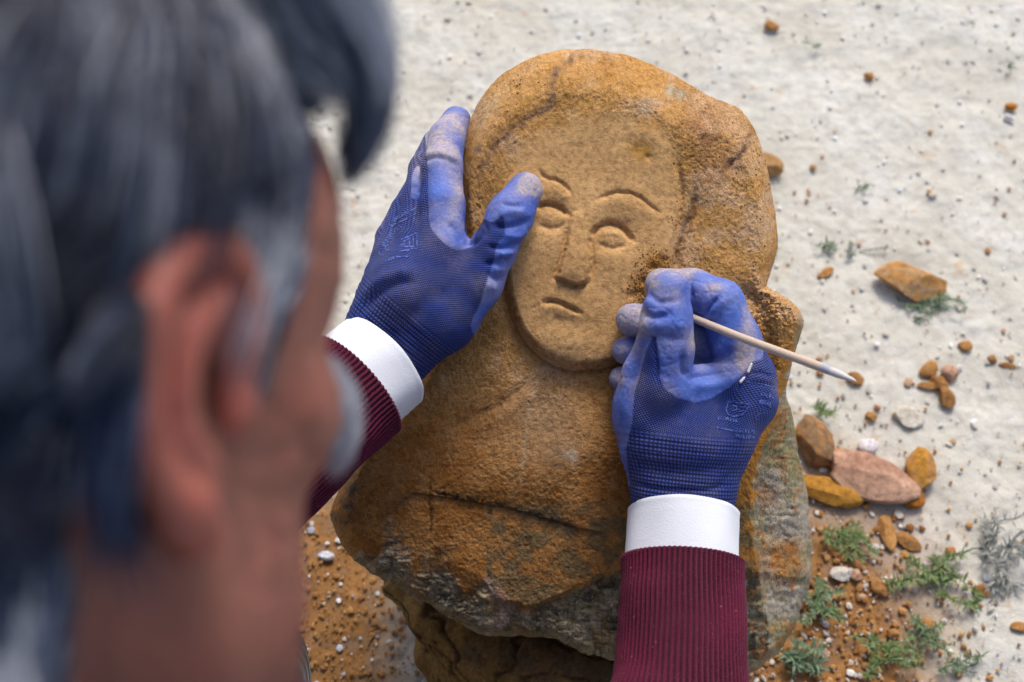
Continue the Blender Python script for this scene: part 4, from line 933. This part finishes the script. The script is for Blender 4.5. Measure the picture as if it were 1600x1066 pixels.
chip('stone_chunk', 'flat chalky white stone above the heap of orange stones', 1418, 651, 50, 36, 20, (.66, .62, .54), None, .4, 18)
chip('stone_chip', 'lilac white stone behind the pinkish slab', 1357, 697, 32, 24, -10, (.78, .75, .80), None, .7, 19, cat='stone chip')
chip('stone_flake', 'crooked orange splinter below a grey twig beside the carving', 1290, 427, 32, 14, -35, OR, None, .5, 20, cat='stone flake')
chip('stone_chip', 'dull orange crumb left of the chalky white stone', 1361, 651, 18, 15, 0, OR, None, .6, 21, cat='stone chip')
chip('stone_chunk', 'smooth whitish stone lying in weeds low at right', 1313, 897, 34, 22, -5, (.68, .64, .58), None, .6, 22)
chip('stone_chip', 'pinkish chip right next to the smooth whitish stone', 1339, 899, 18, 18, 0, PK, None, .6, 23, cat='stone chip')
chip('stone_chip', 'rusty brown chip left of the big weed clump', 1377, 920, 36, 22, 30, OD, None, .5, 24, cat='stone chip')
chip('stone_chip', 'orange chip below the big weed clump', 1450, 976, 28, 19, 12, OR, None, .6, 25, cat='stone chip')
chip('stone_chip', 'small orange chip among leaves near the lower edge', 1396, 989, 20, 14, 10, OR, None, .6, 26, cat='stone chip')
chip('stone_chip', 'small orange chip in the middle of the big weed clump', 1486, 861, 18, 15, 10, (.45, .16, .05), None, .6, 27, cat='stone chip')
chip('stone_chip', 'orange chip cut by the right edge of the picture', 1592, 981, 26, 15, 5, OR, None, .6, 28, cat='stone chip')
chip('stone_chip', 'rusty chip right of the dry grey sprig', 1528, 921, 24, 16, -20, OD, None, .6, 29, cat='stone chip')
chip('stone_chip', 'white pebble on ochre dust by the left foot of the carving', 508, 869, 28, 15, 0, (.66, .68, .76), None, .7, 30, cat='pebble')
for k, (a, b, w_, h_, an, c_, lb) in enumerate([(1452, 578, 34, 24, -35, OR, 'orange piece, upper left in the broken cluster right of the stick'), (1466, 600, 28, 22, 30, OD, 'rusty middle piece of the broken cluster right of the stick'),
        (1484, 586, 26, 28, 10, PK, 'pink piece, upper right in the broken cluster right of the stick'), (1448, 605, 32, 12, 8, OR, 'thin orange piece, far left in the broken cluster right of the stick'),
        (1478, 621, 26, 34, -10, OD, 'lowest rusty piece of the broken cluster right of the stick'), (1497, 576, 14, 12, 0, WH, 'tiny white piece at the right tip of the broken cluster')]):
    chip('stone_chip', lb, a, b, w_, h_, an, c_, None, .7, 40 + k, cat='stone chip')
# rock that props up the carved stone
S = SDF((-.20, -.42, -.01), (.26, -.08, .17), .0022)
def q3(px, py, z): return G(px, py, z)
S.chain([q3(740, 1010, .10), q3(830, 1060, .095), q3(930, 1075, .09)], [.030, .045, .045], .02)
S.chain([q3(800, 1075, .05), q3(960, 1100, .05)], [.055, .055], .02)
S.chain([q3(612, 918, .10), q3(680, 965, .10), q3(760, 1020, .09)], [.010, .020, .028], .015)
S.chain([q3(700, 1010, .04), q3(790, 1060, .05)], [.03, .05], .02)
S.ell(q3(850, 1120, .03), (.10, .06, .05), k=.02)
V, Q = S.mesh(1); N_ = vnorm(V, Q); st_ = np.abs(fbm(V * np.array([12, 40, 60]), 3, 201))
V = V + N_ * (.006 * fbm(V * 22, 4, 202) - .004 * np.exp(-(st_ / .05) ** 2) + .0015 * fbm(V * 110, 3, 203))[:, None]; V[:, 2] = np.maximum(V[:, 2], -.004)
C = np.repeat(col(.30, .18, .065), len(V), 0); C = mixc(C, col(.42, .25, .09), ss(0, .3, fbm(V * 25, 3, 204))); C = mixc(C, col(.20, .13, .07), ss(0, .3, fbm(V * 35, 3, 205))); C = mixc(C, col(.14, .09, .05), np.exp(-(st_ / .05) ** 2))
o = build('support_rock', V, Q, M_STONE, None, (V[:, 0].mean(), V[:, 1].mean(), 0), attrs={'pig': C, 'rough': np.full(len(V), .6)})
tag(o, 'layered brown rock wedged under the lower edge of the carved stone', 'rock')
mg = NM('gravel_bits'); M_BIT = mg.fin(mg.attr('pig', True), .9, None, .2)
# gravel: more small bits than anyone could count
def scatter(n, fn, smin, smax, name, mat, flat=.6, pal=None, seed=0, z=0.0):
    r = np.random.RandomState(seed); v, f = IC[1]; xy = fn(r, n); s = smin * (smax / smin) ** (r.rand(n) ** 2.2)
    d = r.uniform(.65, 1.35, (n, 3)) * np.array([1, 1, flat]); an = r.rand(n) * 6.283; jit = r.uniform(.75, 1.2, (n, len(v)))
    p = v[None] * jit[..., None] * d[:, None] * s[:, None, None]; c_, s_ = np.cos(an)[:, None], np.sin(an)[:, None]
    x_ = p[..., 0] * c_ - p[..., 1] * s_ + xy[:, 0:1]; y_ = p[..., 0] * s_ + p[..., 1] * c_ + xy[:, 1:2]
    z_ = p[..., 2] + (ground_z(xy[:, 0], xy[:, 1]) + s * flat * .3)[:, None] + z
    P = np.stack([x_, y_, z_], -1).reshape(-1, 3); F = (f[None] + (np.arange(n) * len(v))[:, None, None]).reshape(-1, 3)
    pal = np.array(pal); C = pal[r.randint(0, len(pal), n)] * r.uniform(.8, 1.15, (n, 1)); C = np.repeat(C, len(v), 0)
    o = build(name, P, F, mat, None, (0, 0, 0), smooth=False, attrs={'pig': C, 'rough': np.full(len(P), .4)}); o['kind'] = 'stuff'; return o
uni = lambda r, n: np.stack([r.uniform(-.62, .72, n), r.uniform(-.42, .85, n)], 1)
def near(cx, cy, sx, sy): return lambda r, n: np.stack([r.normal(cx, sx, n), r.normal(cy, sy, n)], 1)
PALE = [(.62, .59, .53), (.57, .54, .48), (.70, .68, .65), (.54, .51, .46), (.66, .62, .55), (.52, .50, .47)]
scatter(4500, uni, .0010, .0034, 'gravel', M_BIT, .28, PALE, 11)
scatter(260, uni, .0025, .005, 'gravel', M_BIT, .35, [(.75, .75, .78), (.66, .69, .76), (.80, .78, .74), (.58, .52, .44)], 12)
scatter(420, lambda r, n: np.stack([r.uniform(.15, .72, n), -.4 + .85 * r.rand(n) ** 1.6], 1), .0014, .0050, 'ochre_crumbs', M_BIT, .5, [OR, (.45, .30, .18), OD, (.40, .22, .10), PK], 13)
scatter(2600, near(.28, -.15, .08, .11), .0009, .0042, 'ochre_crumbs', M_BIT, .6, [OD, (.30, .13, .035), OR, (.55, .5, .45)], 14)
scatter(4200, near(-.16, -.20, .09, .13), .0007, .0032, 'ochre_crumbs', M_BIT, .5, [OD, (.40, .22, .08), OR, (.36, .19, .07), (.30, .15, .05)], 15)
scatter(34, near(-.13, -.20, .07, .10), .0015, .004, 'gravel', M_BIT, .6, [(.55, .57, .66), (.68, .66, .64), (.42, .46, .55)], 16)
# loose carving grit on the stone itself
r = np.random.RandomState(77); XY = []
for n, a, b, sx, sy in [(600, 1012, 440, 13, 20), (260, 1030, 412, 10, 12), (120, 995, 458, 10, 5), (500, 1205, 485, 22, 26), (400, 1195, 590, 12, 60), (200, 1190, 300, 16, 120), (160, 1215, 880, 14, 30), (100, 1195, 780, 14, 20), (90, 1055, 380, 8, 50), (60, 900, 575, 60, 6), (250, 1150, 240, 45, 60), (120, 800, 130, 40, 30)]:
    XY.append(np.stack([r.normal(a, sx, n), r.normal(b, sy, n)], 1))
XY = np.vstack(XY); XY = XY[inside(XY[:, 0], XY[:, 1], OUT)]
tree = BVHTree.FromPolygons([tuple(q) for q in STV], [tuple(q) for q in qs[0].tolist()])
v, f = IC[1]; PP = []; NN_ = []
for a, b in XY:
    dr = L2W(J(a, b, 1.0)) - CAM; dr /= np.linalg.norm(dr); hit = tree.ray_cast(Vector(CAM), Vector(dr))
    if hit[0] is not None: PP.append(hit[0]); NN_.append(hit[1])
PP = np.array(PP); n = len(PP); s = .00028 * (3.4 ** (r.rand(n) ** 2))
P = v[None] * r.uniform(.7, 1.3, (n, len(v), 1)) * s[:, None, None] + PP[:, None]
pal = np.array([(.45, .22, .05), (.34, .16, .04), (.24, .12, .04), (.50, .30, .12)]); C = np.repeat(pal[r.randint(0, 4, n)], len(v), 0)
o = build('loose_grit', P.reshape(-1, 3), (f[None] + (np.arange(n) * len(v))[:, None, None]).reshape(-1, 3), M_CHIP, stone, loc_stone, smooth=False, attrs={'pig': C, 'rough': np.full(n * len(v), .5)}); o['kind'] = 'stuff'

# weeds
m = NM('weed_leaf'); lc = m.attr('pig', True); nn = m.noise(300, 2, .5)
c = m.mix(1.0, lc, m.ramp(nn, [(.3, .8), (.7, 1.2)]), 'MULTIPLY')
M_LEAF = m.fin(c, .6, None, .3, Subsurface_Weight=0.0)
def weed(label, px, py, wpx, hpx, n, pal, seed, leaf=(.004, .012), rise=.012, dry=False, cat='weed', stems=7):
    r = np.random.RandomState(seed); g_ = G(px, py); s = px_m(px, py); rx, ry = wpx * s / 2, hpx * s / 2 * 1.1
    loc = np.array([g_[0], g_[1], 0.0]); V = []; F = []; C = []
    def ribbon(a, b, w, cc, up=.3, leaf_=True):
        d = b - a; L = np.linalg.norm(d) + 1e-9; sd_ = np.cross(d, [0, 0, 1.]); sd_ /= np.linalg.norm(sd_) + 1e-9
        k0 = len(V); ts = (0, .3, .65, 1.0); ws = (.25, 1, .8, .05) if leaf_ else (1, .9, .8, .5)
        for t_, w_ in zip(ts, ws):
            c0 = a + d * t_ + np.array([0, 0, up * L * t_ * (1 - t_) * 1.5])
            V.extend([c0 - sd_ * w * w_ / 2, c0 + np.array([0, 0, -.15 * w * w_]), c0 + sd_ * w * w_ / 2])
        for i in range(3):
            o_ = k0 + i * 3; F.append([o_, o_ + 1, o_ + 4, o_ + 3]); F.append([o_ + 1, o_ + 2, o_ + 5, o_ + 4])
        C.extend([cc] * 12)
    for st in range(stems):
        a0 = r.rand() * 6.283; rr = np.sqrt(r.rand()); end = loc + np.array([math.cos(a0) * rx * (.5 + .5 * rr), math.sin(a0) * ry * (.5 + .5 * rr), rise * r.rand()])
        beg = loc + np.array([r.normal(0, rx * .2), r.normal(0, ry * .2), .001]); mid_ = (beg + end) / 2 + np.array([r.normal(0, rx * .15), r.normal(0, ry * .15), rise * .5])
        cc = np.array(pal[r.randint(len(pal))]) * r.uniform(.7, 1.0); cs = spl([beg, mid_, end], 5)
        for i in range(len(cs) - 1): ribbon(cs[i], cs[i + 1], .0014 if not dry else .0022, cc, 0, False)
        for k in range(int(n * 1.6) // stems):
            t_ = r.uniform(.1, 1.0) * (len(cs) - 1); i = min(int(t_), len(cs) - 2); p0 = cs[i] + (cs[i + 1] - cs[i]) * (t_ - i); an = r.rand() * 6.283; L = r.uniform(*leaf) * .75
            ribbon(p0, p0 + np.array([math.cos(an) * L, math.sin(an) * L, r.uniform(0, .5) * L]), L * r.uniform(.12, .26), np.array(pal[r.randint(len(pal))]) * r.uniform(.75, 1.2))
    V_ = np.array(V); V_[:, 2] = np.maximum(V_[:, 2], .0015)
    o = build('weed', V_, np.array(F), M_LEAF, None, loc, attrs={'pig': np.array(C)}); tag(o, label, cat, 'weeds on the bare ground'); return o
GR = [(.09, .16, .04), (.13, .20, .06), (.19, .23, .10)]; BG = [(.13, .20, .11), (.17, .24, .15), (.10, .16, .08)]; DR = [(.26, .27, .24), (.34, .33, .29), (.20, .22, .20)]
weed('blue-green weed growing under the large orange lens shaped stone', 1452, 482, 110, 60, 150, BG, 1)
weed('feathery green weed just below the heap of stones', 1324, 845, 100, 66, 210, GR, 2)
weed('broad bright green weed clump right of the whitish stone', 1468, 905, 170, 80, 260, GR, 3, (.005, .015))
weed('dry grey sprawling sprig with thin branches at lower right', 1545, 870, 150, 130, 150, DR, 4, (.005, .018), .02, True, 'dry sprig', 12)
weed('dense green weed hugging the right side of the carved stone base', 1275, 955, 90, 90, 200, GR + BG, 5)
weed('green weed near the lower edge between the orange chips', 1380, 1025, 120, 70, 230, GR, 6)
weed('pale leafy weed at the bottom right of the carved stone', 1255, 1035, 70, 60, 90, BG, 7, (.008, .018))
weed('low green weed right of the small orange chip near the lower edge', 1440, 1000, 90, 60, 130, GR + BG, 8)
weed('small green tuft behind the upright brown stone of the heap', 1283, 648, 46, 24, 60, GR, 9)
weed('thin grey-green trailing twig beside the right edge of the carved hood', 1330, 395, 110, 36, 30, DR + BG, 10, (.004, .010), .008, True, 'twig', 5)
weed('tiny green sprout at the left end of the grey-green twig', 1290, 390, 34, 16, 30, BG, 11)
weed('faint green sprout above and right of the carved hood', 1346, 298, 36, 18, 22, BG, 12, (.003, .008))
weed('tiny pale green sprout touching the carved stone near its right corner', 1208, 392, 22, 26, 22, BG, 13, (.003, .008))
weed('sparse sprout on pale ground near the top, left of the lone crumb', 1270, 76, 40, 20, 14, BG, 14, (.003, .007))
weed('small sprout low at the right edge, below the dry sprig', 1500, 1040, 80, 36, 60, BG, 15)
weed('sparse green sprout near the top right corner on pale ground', 1575, 108, 34, 16, 14, BG, 16, (.003, .007))
